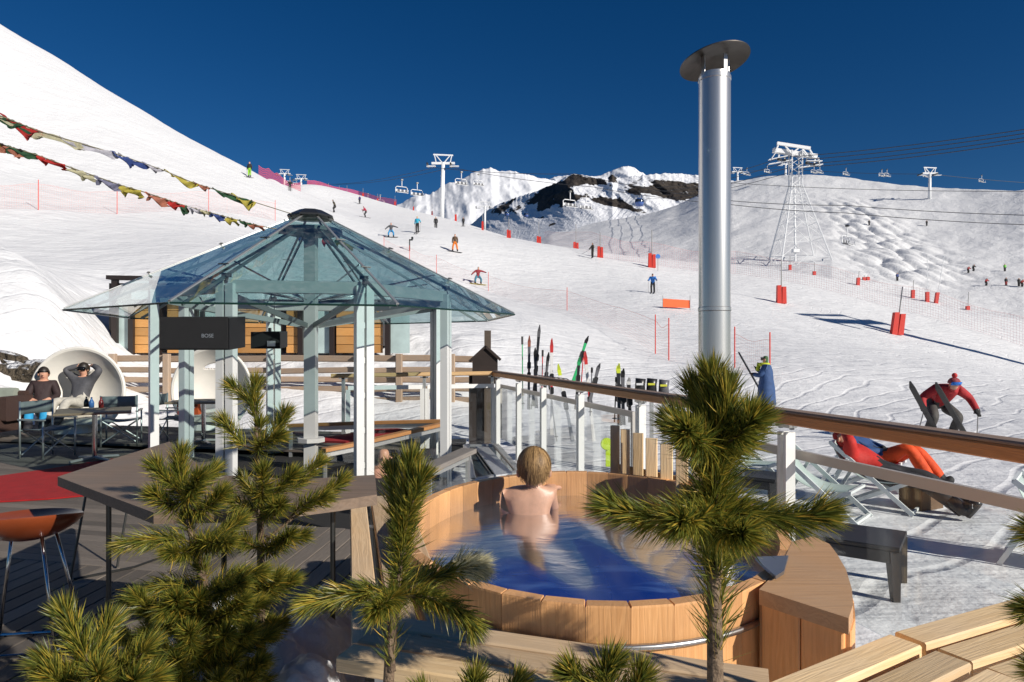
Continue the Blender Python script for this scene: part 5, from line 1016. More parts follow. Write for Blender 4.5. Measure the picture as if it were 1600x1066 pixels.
def person(label, base, yaw, P, top, bottom, hat, glove='skin', boot=(.03, .03, .035), h=1.75, sub=1, bulk=1.12, grp=None, face=True, fingers=False, xf=None, extra=None):
    """one continuous body grown over a posed skeleton; faces take the garment they lie on"""
    s = h/1.75; M = Matrix.Rotation(yaw, 3, 'Z'); base = Vector(base); T = xf or (lambda q: base+M @ (Vector(q)*s))
    t = thing('person', base, label, 'person', grp); J = {k: T(v) for k, v in P.items()}; rr = {k: rad(k)*s*(bulk if k[:2] not in ('ne', 'he', 'cr', 'ha') else 1) for k in P}; ed = list(EDG)
    _u = (J['crown']-J['head']).normalized(); J['top'] = J['crown']+_u*.05*s; rr['top'] = .052*s*RADI['crown']/.085; ed.append(('crown', 'top'))
    if fingers:
        for S in 'LR':
            w_, hnd, el = J['wr'+S], J['ha'+S], J['el'+S]; d = (hnd-w_).normalized(); sd = d.cross(V(0, 0, 1)); sd = sd.normalized() if sd.length > .1 else V(1, 0, 0); dn = d.cross(sd); rr['ha'+S] = .034*s
            for i, (o_, ln) in enumerate(((-.028, .065), (-.010, .078), (.010, .074), (.027, .055), (.045, .045))):
                a, b_ = 'f%d%sa' % (i, S), 'f%d%sb' % (i, S); st = hnd+sd*o_+d*(.012 if i < 4 else -.03); J[a] = st+d*ln*.5*s+(sd*.03 if i == 4 else V(0, 0, 0)); J[b_] = J[a]+(d*.7-dn*.6*(1 if S == 'L' else -1)*0+V(0, 0, -.35)).normalized()*ln*.5*s
                ed += [('ha'+S, a), (a, b_)]; rr[a] = .011*s; rr[b_] = .009*s
    me = skinned('body', J, ed, rr, 'pelvis', sub)
    mats = [cm(top), cm(bottom), cm(hat), cm(glove) if glove != 'skin' else skin, cm(boot), skin]
    for m_ in mats: me.materials.append(m_)
    co = np.empty(len(me.vertices)*3); me.vertices.foreach_get('co', co); co = co.reshape(-1, 3); seg = []
    zone = {'sh': 0, 'el': 0, 'wr': 0, 'ha': 3, 'hi': 1, 'kn': 1, 'an': 1, 'to': 4}
    for a, b_ in EDG+[('crown', 'top')]:
        z = 0 if b_ in ('spine', 'chest') else 5 if b_ in ('neck', 'head', 'crown', 'top') else zone[b_[:2]]
        if b_[:2] == 'hi': z = 1
        seg.append((np.array(J[a]), np.array(J[b_]), z))
    fd = (J['toL']-J['anL']+J['toR']-J['anR']); hc_ = (J['head']+J['crown'])/2; up_ = (J['crown']-J['neck']).normalized(); ff = T(Vector(P['head'])+V(0, 1, 0))-T(Vector(P['head'])); ff = extra['face'] if extra and 'face' in extra else ff; ff = ff.normalized()
    idx = []
    for p in me.polygons:
        c = np.array(p.center); best = 9e9; z = 0
        for a, b_, zz_ in seg:
            ab = b_-a; tt_ = max(0, min(1, float(np.dot(c-a, ab)/max(1e-9, np.dot(ab, ab))))); d = np.linalg.norm(c-a-ab*tt_)
            if d < best-1e-4: best = d; z = zz_
        cz = Vector(c)
        if z == 5:
            rel = cz-hc_
            if (cz-J['neck']).dot(up_) < .01*s and hat != 'skin': z = 0
            elif rel.dot(up_) > .03*s or rel.dot(ff) < -.005*s: z = 2
        if z == 1 and (cz-(J['anL'] if (cz-J['anL']).length < (cz-J['anR']).length else J['anR'])).length < .14*s: z = 4
        idx.append(z)
    me.polygons.foreach_set('material_index', idx); me.polygons.foreach_set('use_smooth', [True]*len(idx)); link(bpy.data.objects.new('body', me), t)
    if hat == 'hair': hair_cap(t, hc_, up_, ff, s, darkhair)
    if face:
        MB().tube([hc_+ff*.075*s-up_*.005*s, hc_+ff*.115*s-up_*.035*s], [.012*s, .018*s], 6).build('nose', skin, t, True)
        MB().tube([hc_+ff*.086*s-up_*.075*s+ff.cross(up_)*.025*s, hc_+ff*.094*s-up_*.078*s, hc_+ff*.086*s-up_*.075*s-ff.cross(up_)*.025*s], .006*s, 5).build('mouth', mat('lips', (.35, .12, .1), .5), t)
        sd = ff.cross(up_)
        for k in (-1, 1): MB().lathe(hc_+sd*k*.092*s-up_*.02*s, [(0, -.03*s), (.014*s, -.02*s), (.016*s, .01*s), (0, .03*s)], 8).build('ear', skin, t, True)
    return t, J
def goggles(t, J, ff, col_, s=1.):
    up_ = (J['crown']-J['neck']).normalized(); c = (J['head']+J['crown'])/2+up_*.012; sd = ff.cross(up_).normalized()
    P = [[c+(ff*math.cos(a)+sd*math.sin(a))*.108*s+up_*dz for a in np.linspace(-1.0, 1.0, 11)] for dz in (-.035*s, 0, .04*s)]; o = MB().grid(P).build('goggles', mat('goggles_%g' % col_[2], col_, .08, .3), t, True); o.modifiers.new('t', 'SOLIDIFY').thickness = .015
def board(name, c, d, L_, w_, m, parent, tipup=.06, roll=0.):
    d = d.normalized(); sd = d.cross(V(0, 0, 1)).normalized(); P = []
    for i in range(13):
        u = i/12; e = max(0, abs(2*u-1)-.8)/.2; ww = w_*(1-.75*e**2)/2; p = c+d*L_*(u-.5)+V(0, 0, tipup*e*e*(1 if u > .5 else .5)); P.append([p-sd*ww, p+sd*ww])
    o = MB().grid(P).build(name, m, parent); o.modifiers.new('t', 'SOLIDIFY').thickness = .02; return o
def skier(px, py, Z, yaw, P, top, bottom, hat, label, gear='ski', h=1.75, gcol=(.05, .05, .06), lean=0.):
    g = ground(px, py, Z); s = h/1.75; nrm = None; M = Matrix.Rotation(yaw, 3, 'Z'); L_ = Matrix.Rotation(lean, 3, 'Y')
    t, J = person(label, g, yaw, P, top, bottom, hat, glove=(.03, .03, .03), sub=1, face=False, bulk=1.2, xf=lambda q: g+M @ L_ @ (Vector(q)*s)+V(0, 0, .03), h=h, grp='skiers and snowboarders on the piste')
    f = M @ V(0, 1, 0); sd = M @ V(1, 0, 0); sl = lambda p, d: V(d.x, d.y, snow_at(p.x+d.x*.5, p.y+d.y*.5)-snow_at(p.x-d.x*.5, p.y-d.y*.5))
    gm = mat('gear_%g_%g_%g' % gcol, gcol, .35)
    if gear == 'ski':
        for S in 'LR': a = J['an'+S]; board('ski', V(a.x, a.y, g.z+.04)+f*.1, sl(a, f), 1.65*s, .10, gm, t)
        for S in 'LR': a = J['ha'+S]; MB().tube([a+V(0, 0, .08), a+f*(-.45 if P is SKI else .15)+V(0, 0, g.z-a.z+.05)], .014, 5).build('ski_pole', pole_grey, t)
    elif gear == 'board': board('snowboard', g+V(0, 0, .05)+f*.04, sl(g, sd), 1.5*s, .27, gm, t)
    elif gear == 'carry':
        a = J['haR']; board('ski', a+f*.1-V(0, 0, .15), (f+V(0, 0, -.55)), 1.6, .1, gm, t, 0)
    return t
K = (.025, .025, .028)
for q in ((390, 278, 76, R(170), pose(), K, (.35, .75, .05), K, 'skier in black jacket and lime trousers with brown backpack', 'ski'),
          (453, 299, 112, R(200), SKI, K, (.10, .09, .08), K, 'skier all in dark clothes near the skyline net', 'ski'),
          (480, 298, 172, R(180), pose(), (.6, .05, .05), K, K, 'distant skier in red jacket below the small pylons', 'ski'),
          (515, 308, 175, R(150), pose(), K, K, K, 'tiny dark skier beside the row of padded poles', 'ski'),
          (522, 332, 98, R(100), BOARD, (.09, .075, .05), K, K, 'snowboarder in dark olive leaning hard above the roof', 'board'),
          (562, 319, 150, R(160), pose(), (.06, .05, .22), K, K, 'small skier in dark purple jacket high on the piste', 'ski'),
          (571, 340, 105, R(95), SKI, (.45, .03, .07), K, (.3, .02, .05), 'skier in crimson jacket crouching into a turn', 'ski'),
          (611, 371, 72, R(190), BOARD, (.10, .10, .11), (.04, .30, .62), (.15, .1, .09), 'snowboarder in grey jacket and blue trousers', 'board'),
          (652, 364, 74, R(175), pose(elL=(-.34, .05, 1.2), wrL=(-.40, .2, 1.05), haL=(-.42, .26, 1.02)), (.03, .42, .62), K, (.25, .6, .1), 'skier in bright turquoise jacket with green helmet', 'ski'),
          (681, 358, 93, R(185), pose(), K, K, K, 'skier dressed fully in black standing mid piste', 'ski'),
          (724, 354, 100, R(160), pose(), (.05, .045, .045), K, K, 'skier in dark clothes near the tall padded pole', 'ski'),
          (711, 394, 67, R(180), pose(knL=(-.2, .08, .5), anL=(-.24, 0, .09), toL=(-.26, .12, .05), knR=(.2, .08, .5), anR=(.24, 0, .09), toR=(.26, .12, .05)), (.12, .07, .04), (.85, .22, .02), (.1, .07, .05), 'snowboarder in brown jacket and orange trousers', 'board'),
          (747, 431, 42, R(195), BOARD, (.30, .03, .04), (.03, .22, .32), (.20, .21, .17), 'snowboarder in maroon vest and teal trousers nearest the net', 'board'),
          (926, 404, 77, R(110), pose(elR=(.24, .15, 1.18), wrR=(.2, .35, 1.05), haR=(.2, .4, 1.02)), (.07, .055, .045), (.04, .035, .03), K, 'person in brown clothes carrying skis beside padded poles', 'carry'),
          (1020, 458, 57, R(165), SKI, (.03, .20, .62), K, K, 'skier in bright blue jacket above the orange banner', 'ski')):
    gc_ = (.55, .45, .05) if 'maroon' in q[8] else (.05, .05, .06)
    t = skier(*q[:9], gear=q[9], gcol=gc_)
    if 'backpack' in q[8]: g = ground(390, 278, 76); MB().box(g+V(-.05, .19, 1.28), (.34, .2, .45), None, 0, .05).build('backpack', cm((.25, .10, .04)), t)
# pale sleeves and helmets are worn by the near snowboarder
for px, py, Z, top, bot_, lab in ((1402, 439, 165, (.05, .08, .25), K, 'distant skier in blue below the mogul field'), (1521, 424, 165, K, K, 'distant dark skier beside the moguls'), (1513, 427, 165, (.5, .05, .05), K, 'distant skier in red bending down at the moguls'), (1570, 424, 165, (.2, .6, .1), K, 'distant skier in green on the far hill'),
        (1541, 446, 160, (.6, .05, .05), K, 'distant skier in red on the lower far piste'), (1572, 446, 160, K, (.3, .03, .03), 'distant dark skier on the lower far piste'), (1592, 447, 160, K, K, 'distant dark skier at the far piste crossing'), (1358, 352, 240, K, K, 'tiny dark skier above the mogul field'), (1448, 353, 240, K, K, 'tiny dark skier among the upper moguls'), (1597, 448, 160, (.5, .06, .05), K, 'distant crouching skier in red at the crossing')):
    g = hill_pt(px, py); t, J = person(lab, g, R(180), SKI if px % 2 else pose(), top, bot_, K, glove=K, sub=0, face=False, bulk=1.25, grp='distant skiers on the far piste')
# ------------------------------------------------------------------ person in blue coat carrying skis
g = PX(1197, 645, 17.5); z0 = snow_at(g.x, g.y); g = V(g.x, g.y, z0)
hB = (PX(0, 556, 17.5).z-z0)/1.76*1.75
YW = R(60); P = pose(elR=(.28, .12, 1.20), wrR=(.20, .28, 1.34), haR=(.19, .33, 1.40), elL=(-.27, .12, 1.18), wrL=(-.18, .30, 1.2), haL=(-.17, .36, 1.22), hiL=(-.12, 0, .9), hiR=(.12, 0, .9))
t, J = person('person in long blue coat and yellow scarf carrying skis', g, YW, P, (.035, .085, .22), (.035, .06, .13), (.06, .14, .05), glove=K, h=hB, sub=2, bulk=1.3, fingers=True)
Mz = Matrix.Rotation(YW, 3, 'Z'); ctr = []
for z, rx, ry in ((.32, .33, .27), (.8, .30, .24), (1.05, .25, .2), (1.3, .25, .18), (1.44, .20, .14), (1.52, .10, .09)): ctr.append([g+Mz @ (V(rx*math.cos(a), ry*math.sin(a)-.01, z+.01*math.sin(5*a))*hB/1.75) for a in np.linspace(0, 2*math.pi, 25)[:-1]])
MB().grid(ctr, closed=True).build('coat', cm((.035, .085, .22)), t, True)
sc_ = [g+Mz @ (V(.11*math.cos(a), .05+.11*math.sin(a), 1.50)*hB/1.75) for a in np.linspace(0, 2*math.pi, 17)[:-1]]; MB().tube(sc_, .05, 8, closed=True).build('scarf', cm((.62, .68, .04)), t, True); MB().tube([J['chest']+Mz @ V(.05, .17, .16), J['chest']+Mz @ V(.04, .22, -.05)], [.06, .05], 8).build('scarf_end', cm((.62, .68, .04)), t, True)
goggles(t, J, Mz @ V(0, 1, 0), (.05, .05, .05))
hd = J['haR']; tt_ = thing('carried_skis', hd, 'dark skis held by the person in blue coat', 'skis'); ff = Mz @ V(0, 1, 0)
for k in (-1, 1): board('ski', hd+ff*.06+V(.0, .025*k, -.25), ff*.55+V(0, 0, 1.), 1.5, .09, mat('gear_black', (.02, .02, .02), .3), tt_, 0)
# ------------------------------------------------------------------ skier in red jacket skating towards the terrace
g = PX(1476, 690, 13.6); z0 = snow_at(g.x, g.y); g = V(g.x, g.y, z0); YR = R(178)
P = pose(pelvis=(0, -.28, .66), spine=(0, -.16, .80), chest=(0, .06, .92), neck=(0, .19, .98), head=(0, .28, 1.02), crown=(0, .31, 1.13), shL=(-.20, .07, .97), elL=(-.46, .0, .80), wrL=(-.50, .16, .58), haL=(-.49, .22, .52), shR=(.20, .07, .97), elR=(.44, .02, .80), wrR=(.50, .18, .62), haR=(.50, .24, .57),
         hiL=(-.11, -.28, .64), knL=(-.22, .10, .44), anL=(-.20, -.10, .12), toL=(-.22, .06, .07), hiR=(.11, -.28, .64), knR=(.24, .08, .44), anR=(.27, -.10, .12), toR=(.30, .05, .07))
t, J = person('skier in red jacket with mirrored goggles bending forward', g, YR, P, (.42, .018, .022), (.07, .065, .06), (.45, .05, .05), glove=(.02, .02, .02), h=1.82, sub=2, bulk=1.24, fingers=True)
Mz = Matrix.Rotation(YR, 3, 'Z'); ff = Mz @ V(0, 1, 0); goggles(t, J, ff, (.03, .22, .75))
c = J['crown']; MB().lathe(c+V(0, 0, .10), [(0, -.05), (.045, -.02), (.05, .02), (.03, .05), (0, .06)], 12).build('pompom', cm((.6, .03, .03)), t, True)
MB().grid([[(J['head']+J['crown'])/2+Matrix.Rotation(a, 3, 'Z') @ V(.112*math.cos(e), 0, .085+.105*math.sin(e)-.06) for a in np.linspace(0, 2*math.pi, 21)[:-1]] for e in np.linspace(-.1, 1.5, 6)], closed=True).build('hat', cm((.30, .05, .06)), t, True)
gb = mat('gear_black', (.02, .02, .02), .3); sk = thing('worn_skis', J['anL']-V(0, 0, .1), 'black skis lifted and crossing under the red skier', 'skis')
for (x0, y0, x1, y1, zz_) in ((1425, 604, 1460, 668, 13.0), (1466, 606, 1508, 678, 12.9)):
    a, b_ = PX(x0, y0, zz_), PX(x1, y1, zz_+.5); board('ski', (a+b_)/2, (b_-a), (b_-a).length*1.15, .11, gb, sk, .08)
for S in 'LR': MB().tube([J['ha'+S]+V(0, 0, .08), J['ha'+S]+V(-.1 if S == 'R' else .1, .2, -.75)], .011, 6).build('ski_pole', pole_grey, t)
# ------------------------------------------------------------------ people lying in the deckchairs
def lying(label, g, top, bottom, hat, kn, an, arm, boots=(.02, .02, .022), off=0.):
    J0 = dict(pelvis=(.10, 0, .45), spine=(-.06, 0, .55), chest=(-.23, 0, .70), neck=(-.35, 0, .83), head=(-.41, 0, .91), crown=(-.46, 0, 1.0), **{k: v for k, v in arm.items()})
    for S, y in (('L', -.11), ('R', .11)):
        J0['hi'+S] = (.16, y, .45); J0['kn'+S] = (kn[S][0], y*1.15+off, kn[S][1]); J0['an'+S] = (an[S][0], y*1.2+off, an[S][1]); J0['to'+S] = (an[S][0]+.10, y*1.3+off, an[S][1]+.12)
    return person(label, g(0, 0, 0), 0, J0, top, bottom, hat, glove=(.02, .02, .02), boot=boots, sub=2, bulk=1.2, xf=lambda q: g(*q), fingers=True, extra={'face': (g(.55, 0, .83)-g(0, 0, 0))})
arms1 = dict(shL=(-.27, -.20, .75), elL=(-.22, -.34, .96), wrL=(-.34, -.14, 1.06), haL=(-.36, -.08, 1.07), shR=(-.27, .20, .75), elR=(-.08, .28, .62), wrR=(.02, .12, .60), haR=(.07, .07, .59))
t, J = lying('person in red jacket reclining with ski boots stretched out', DC1, (.55, .02, .012), (.035, .033, .035), (.45, .02, .02), {'L': (.48, .46), 'R': (.50, .48)}, {'L': (.92, .12), 'R': (.86, .14)}, arms1)
goggles(t, J, (DC1(.55, 0, .83)-DC1(0, 0, 0)).normalized(), (.03, .12, .60))
for S in 'LR': a, b_ = J['an'+S], J['to'+S]; MB().tube([a+(J['kn'+S]-a)*.35, a, a-V(0, 0, .04)], [.085, .09, .07], 10).build('boot_cuff', mat('boot_shell', (.02, .02, .022), .25), t, True); MB().tube([a-V(0, 0, .03), b_, b_+(b_-a)*.35], [.07, .062, .045], 10).build('boot_shell', mat('boot_shell', (.02, .02, .022), .25), t, True); MB().box((a+b_)/2+V(.0, -.06, .03), (.05, .02, .05)).build('buckle', chrome, t)
arms2 = dict(shL=(-.25, -.20, .74), elL=(-.05, -.30, .60), wrL=(.12, -.12, .60), haL=(.17, -.06, .58), shR=(-.25, .20, .74), elR=(-.05, .30, .62), wrR=(.12, .10, .62), haR=(.17, .05, .60))
t, J = lying('person in navy jacket and orange trousers reclining with knees bent', DC2, (.025, .07, .20), (.85, .085, .008), (.02, .03, .06), {'L': (.48, .72), 'R': (.52, .66)}, {'L': (.78, .14), 'R': (.86, .14)}, arms2)
# ------------------------------------------------------------------ bather in the hot tub, seen from behind
BX = lambda px, py, dz=0.: PX(px, py, 3.98+dz)
J0 = dict(pelvis=BX(826, 852), spine=BX(825, 822), chest=BX(826, 786, -.02), neck=BX(832, 760, .0), head=BX(834, 742, .0), crown=BX(835, 720, .0),
          shL=BX(796, 775), elL=BX(791, 812, .02), wrL=BX(800, 838, .12), haL=BX(805, 845, .16), shR=BX(857, 772, .02), elR=BX(864, 800, .12), wrR=BX(862, 768, .36), haR=BX(858, 762, .42),
          hiL=BX(810, 862), knL=BX(800, 880, .35), anL=BX(806, 900, -.02), toL=BX(806, 905, -.14), hiR=BX(842, 862), knR=BX(852, 880, .35), anR=BX(846, 900, -.02), toR=BX(846, 905, -.14))
sv = dict(RADI); RADI.update(pelvis=.115, spine=.092, chest=.105, neck=.044, head=.072, crown=.068, sh=.056, el=.04, wr=.032, ha=.03, hi=.085, kn=.06, an=.05, to=.04)
wet_skin = mat('wet_skin', (.68, .39, .26), .42, var=.25, vscale=11, bump=.12, bscale=14); _sk = skin; skin = wet_skin
t, J = person('bather with short blond brown hair seen from behind', V(J0['pelvis'].x, J0['pelvis'].y, -.05), 0, J0, (.70, .40, .28), (.05, .12, .35), 'skin', 'skin', boot=(.70, .40, .28), sub=2, bulk=1.0, xf=lambda q: Vector(q), face=False, fingers=True, extra={'face': V(.1, 1, .05)})
for i, m_ in enumerate(t.children[0].data.materials):
    if i in (0, 2, 4): t.children[0].data.materials[i] = wet_skin
skin = _sk; RADI.clear(); RADI.update(sv)
hc_ = BX(834.5, 727); hm = mat('blond_hair', (.24, .135, .05), .5)
hairP = []
for i in range(15):
    e = -.62+2.17*i/14; row = []
    for j in range(40):
        a = 2*math.pi*j/40; back = max(0, -math.sin(a)); front = max(0, math.sin(a)); ce = math.cos(max(e, -.62*(.35+.65*back))); se = math.sin(max(e, -.62*(.25+.75*back)))
        r_ = 1+.035*math.sin(j*2.9+i*.4)*math.cos(e); row.append(hc_+V(.096*ce*math.cos(a)*r_, .108*ce*math.sin(a)*r_, .106*se+(-.03*back if e < -.5 else 0)))
    hairP.append(row)
hairP.append([hc_+V(0, 0, .106)]*40); MB().grid(hairP, closed=True).build('hair', hm, t, True)
rs_ = random.Random(3); sm = MB(); strand_mat = bpy.data.materials.new('blond_strand'); strand_mat.use_nodes = True; nt = strand_mat.node_tree; gi = nt.nodes.new('ShaderNodeNewGeometry'); rc = nt.nodes.new('ShaderNodeValToRGB'); nt.links.new(gi.outputs['Random Per Island'], rc.inputs[0])
rc.color_ramp.elements[0].color = (.13, .072, .026, 1); rc.color_ramp.elements[1].color = (.46, .28, .115, 1); nt.links.new(rc.outputs[0], nt.nodes['Principled BSDF'].inputs['Base Color']); nt.nodes['Principled BSDF'].inputs['Roughness'].default_value = .6
for j in range(1500):
    a = rs_.uniform(0, 2*math.pi); back = max(0, -math.sin(a)); lo = -.62*(.35+.65*back)+rs_.uniform(-.12, .25); cv = rs_.uniform(-.6, .6); row = []; rr_ = 1.0+.075*rs_.random()**1.5; e0 = rs_.uniform(.7, 1.5)
    for i in range(7):
        e = e0+(lo-e0)*i/6; aa_ = a+cv*(i/6)**2; wd = .0022*(1-.6*i/6); p_ = V(.096*math.cos(e)*math.cos(aa_), .108*math.cos(e)*math.sin(aa_), .106*math.sin(e)-(.03*back if e < -.4 else 0))*rr_+V(0, 0, -.004*i/6); tn = V(-math.sin(aa_), math.cos(aa_), 0); row.append([hc_+p_-tn*wd, hc_+p_+tn*wd])
    sm.grid(row)
o = sm.build('hair_strands', strand_mat, t, True); o['kind'] = 'stuff'
for k in (-1, 1): MB().lathe(hc_+V(k*.090, .01, -.045), [(0, -.03), (.012, -.02), (.014, .012), (0, .028)], 8).build('ear', wet_skin, t, True)
# ------------------------------------------------------------------ two people in the round daybed, bald man in the pavilion
def seated(label, c, yaw, top, bottom, hat, arms, h=1.7, glove='skin', legs=1.):
    P = pose(pelvis=(0, 0, .46), spine=(0, -.08, .64), chest=(0, -.15, .84), neck=(0, -.17, .98), head=(0, -.14, 1.08), crown=(0, -.14, 1.19), hiL=(-.10, .05, .46), knL=(-.13, .46, .52), anL=(-.12, .66, .14), toL=(-.12, .80, .10), hiR=(.10, .05, .46), knR=(.13, .46, .52), anR=(.12, .66, .14), toR=(.12, .80, .10), **arms)
    return person(label, c, yaw, P, top, bottom, hat, glove, h=h, sub=2, bulk=1.15, fingers=True)
upA = dict(shL=(-.18, -.15, .92), elL=(-.40, -.10, 1.12), wrL=(-.18, -.22, 1.20), haL=(-.11, -.24, 1.20), shR=(.18, -.15, .92), elR=(.40, -.10, 1.12), wrR=(.18, -.22, 1.20), haR=(.11, -.24, 1.20))
dnA = dict(shL=(-.18, -.15, .92), elL=(-.26, -.02, .68), wrL=(-.15, .18, .62), haL=(-.10, .24, .62), shR=(.18, -.15, .92), elR=(.26, -.02, .68), wrR=(.15, .18, .62), haR=(.10, .24, .62))
t, J = seated('person in grey sweater and sunglasses with hands behind head', V(RSC.x+.08, RSC.y-.12, .14), R(172), (.10, .10, .11), (.55, .52, .45), 'hair', upA); goggles(t, J, Matrix.Rotation(R(172), 3, 'Z') @ V(0, 1, 0), (.01, .01, .012), .95)
t, J = seated('person in dark brown sweater and bright blue trousers in daybed', V(RSC.x-.52, RSC.y-.28, .06), R(205), (.035, .018, .018), (.02, .33, .62), 'hair', dnA)
c = PX(594, 708, 9.6); P = pose(); t, J = person('bald person sitting low behind the pavilion post', V(c.x, c.y, c.z-1.18), R(-80), pose(pelvis=(0, 0, .46), spine=(0, 0, .64), chest=(0, 0, .84), neck=(0, .02, .98), head=(0, .05, 1.08), crown=(0, .05, 1.19), hiL=(-.10, .05, .46), knL=(-.13, .46, .5), anL=(-.12, .5, .1), toL=(-.12, .62, .06), hiR=(.10, .05, .46), knR=(.13, .46, .5), anR=(.12, .5, .1), toR=(.12, .62, .06), **{k: (v[0], v[1]+.1, v[2]) for k, v in dnA.items()}), (.50, .25, .17), (.03, .04, .08), 'skin', 'skin', sub=2, fingers=True)
# ================================================================== PINES, SNOW HEAP, STEAM
nm = bpy.data.materials.new('pine_needles'); nm.use_nodes = True; nt = nm.node_tree; n = nt.nodes; l = nt.links; p = n['Principled BSDF']
gi = n.new('ShaderNodeNewGeometry'); rc = n.new('ShaderNodeValToRGB'); l.new(gi.outputs['Random Per Island'], rc.inputs[0]); e = rc.color_ramp.elements
e[0].position = 0; e[0].color = (.055, .085, .018, 1); e[1].position = 1; e[1].color = (.62, .38, .055, 1)
for ps, c in ((.40, (.15, .175, .028)), (.72, (.33, .30, .045)), (.92, (.52, .40, .06))): q = e.new(ps); q.color = (*c, 1)
l.new(rc.outputs[0], p.inputs['Base Color']); p.inputs['Roughness'].default_value = .42; p.inputs['Specular IOR Level'].default_value = .5
tl = n.new('ShaderNodeBsdfTranslucent'); l.new(rc.outputs[0], tl.inputs[0]); ms = n.new('ShaderNodeMixShader'); ms.inputs[0].default_value = .38; l.new(p.outputs[0], ms.inputs[1]); l.new(tl.outputs[0], ms.inputs[2]); l.new(ms.outputs[0], n['Material Output'].inputs[0])
bark = mat('pine_bark', (.23, .16, .10), .85, col2=(.10, .065, .04), vscale=30, bump=.8, bscale=60)
rg = np.random.default_rng(5)
def needles(path, n_, ln, a0=.95, a1=.45, wid=.00125, t0=0., droop=.12, spread=1.):
    """needles in a bottlebrush round a shoot, bent a little, narrowing to the tip"""
    P = np.array([tuple(q) for q in path]); S_ = np.concatenate([[0], np.cumsum(np.linalg.norm(np.diff(P, axis=0), axis=1))]); t = t0+(1-t0)*rg.random(n_)**.9
    s = t*S_[-1]; pos = np.stack([np.interp(s, S_, P[:, k]) for k in range(3)], -1); nx = np.stack([np.interp(np.minimum(s+.01, S_[-1]), S_, P[:, k])-np.interp(np.maximum(s-.01, 0), S_, P[:, k]) for k in range(3)], -1); ax = nx/np.linalg.norm(nx, axis=1, keepdims=True)
    rv = rg.normal(size=(n_, 3)); rv -= ax*(rv*ax).sum(1, keepdims=True); rv /= np.linalg.norm(rv, axis=1, keepdims=True)
    an_ = (a0+(a1-a0)*t)*spread+rg.normal(size=n_)*.24; L_ = ln*(.6+.55*rg.random(n_))*(1-.1*t)
    d = ax*np.cos(an_)[:, None]+rv*np.sin(an_)[:, None]; d2 = d*.92+ax*.30; d2[:, 2] -= droop; d2 /= np.linalg.norm(d2, axis=1, keepdims=True)
    sd = np.cross(d, rg.normal(size=(n_, 3))); sd /= np.linalg.norm(sd, axis=1, keepdims=True); w_ = wid*(.8+.4*rg.random(n_))[:, None]
    m_ = pos+d*(L_*.55)[:, None]; tp_ = m_+d2*(L_*.45)[:, None]
    return np.stack([pos-sd*w_*.8, pos+sd*w_*.8, m_+sd*w_, m_-sd*w_, tp_], 1)
def needle_obj(name, chunks, parent):
    A_ = np.concatenate(chunks); N_ = len(A_); co = A_.reshape(-1, 3); b = np.arange(N_)[:, None]*5
    lv = np.concatenate([b+np.array([[0, 1, 2, 3]]), b+np.array([[3, 2, 4]])], 1).ravel(); me = bpy.data.meshes.new(name)
    me.vertices.add(len(co)); me.vertices.foreach_set('co', co.ravel().astype(np.float32)); me.loops.add(len(lv)); me.loops.foreach_set('vertex_index', lv.astype(np.int32))
    ls = np.stack([np.arange(N_)*7, np.arange(N_)*7+4], 1).ravel(); me.polygons.add(2*N_); me.polygons.foreach_set('loop_start', ls.astype(np.int32)); me.materials.append(nm); me.update(); me.validate()
    o = link(bpy.data.objects.new(name, me), parent); o['kind'] = 'stuff'; return o
def smooth(pts, n_=10):
    P = np.array([tuple(q) for q in pts]); t = np.linspace(0, len(P)-1, n_*(len(P)-1)+1); out = []
    for u in t:
        i = min(int(u), len(P)-2); f = u-i; p0 = P[max(i-1, 0)]; p1 = P[i]; p2 = P[i+1]; p3 = P[min(i+2, len(P)-1)]
        out.append(Vector(.5*((2*p1)+(-p0+p2)*f+(2*p0-5*p1+4*p2-p3)*f*f+(-p0+3*p1-3*p2+p3)*f**3)))
    return out
def pine(label, Z, trunk, trad, shoots, ln, dens, group='young pines in front of the terrace'):
    """trunk and shoots as photo columns and rows with depth offsets round the tree's own distance"""
    T_ = smooth([PX(x, y, Z+dz) for x, y, dz in trunk]); t = thing('pine_tree', T_[0], label, 'pine tree', group); m_ = len(T_)
    frost = []; MB().tube(T_, [trad*(1-.75*i/(m_-1))+.002 for i in range(m_)], 9).build('trunk', bark, t, True); ch = []
    for sh in shoots:
        pts = smooth([PX(x, y, Z+dz)+(V(*rg.normal(size=3))*.004) for x, y, dz in sh['p']]); k = sh.get('r', .006)
        MB().tube(pts, [k*(1-.6*i/(len(pts)-1)) for i in range(len(pts))], 6).build('branch', bark, t, True)
        L_ = sum((b_-a).length for a, b_ in zip(pts[:-1], pts[1:])); nn_ = int(.85*dens*L_*(1-sh.get('t0', .2))*sh.get('d', 1.))
        (frost if sh.get('m') else ch).append(needles(pts, nn_, ln*sh.get('l', 1.), t0=sh.get('t0', .2), a0=sh.get('a0', .95), a1=sh.get('a1', .42)+.12, droop=sh.get('g', .12)))
        (frost if sh.get('m') else ch).append(needles(pts[-3:], int(dens*ln*.5), ln*sh.get('l', 1.)*.85, a0=.9, a1=.35, t0=.3))      # bud at the tip
    needle_obj('needles', ch, t)
    if frost: o = needle_obj('frosted_needles', frost, t); o.data.materials[0] = mat('frosted_needles', (.72, .66, .42), .5, var=.3, vscale=40)
    return t
S = lambda *p, **k: dict(p=list(p), **k)
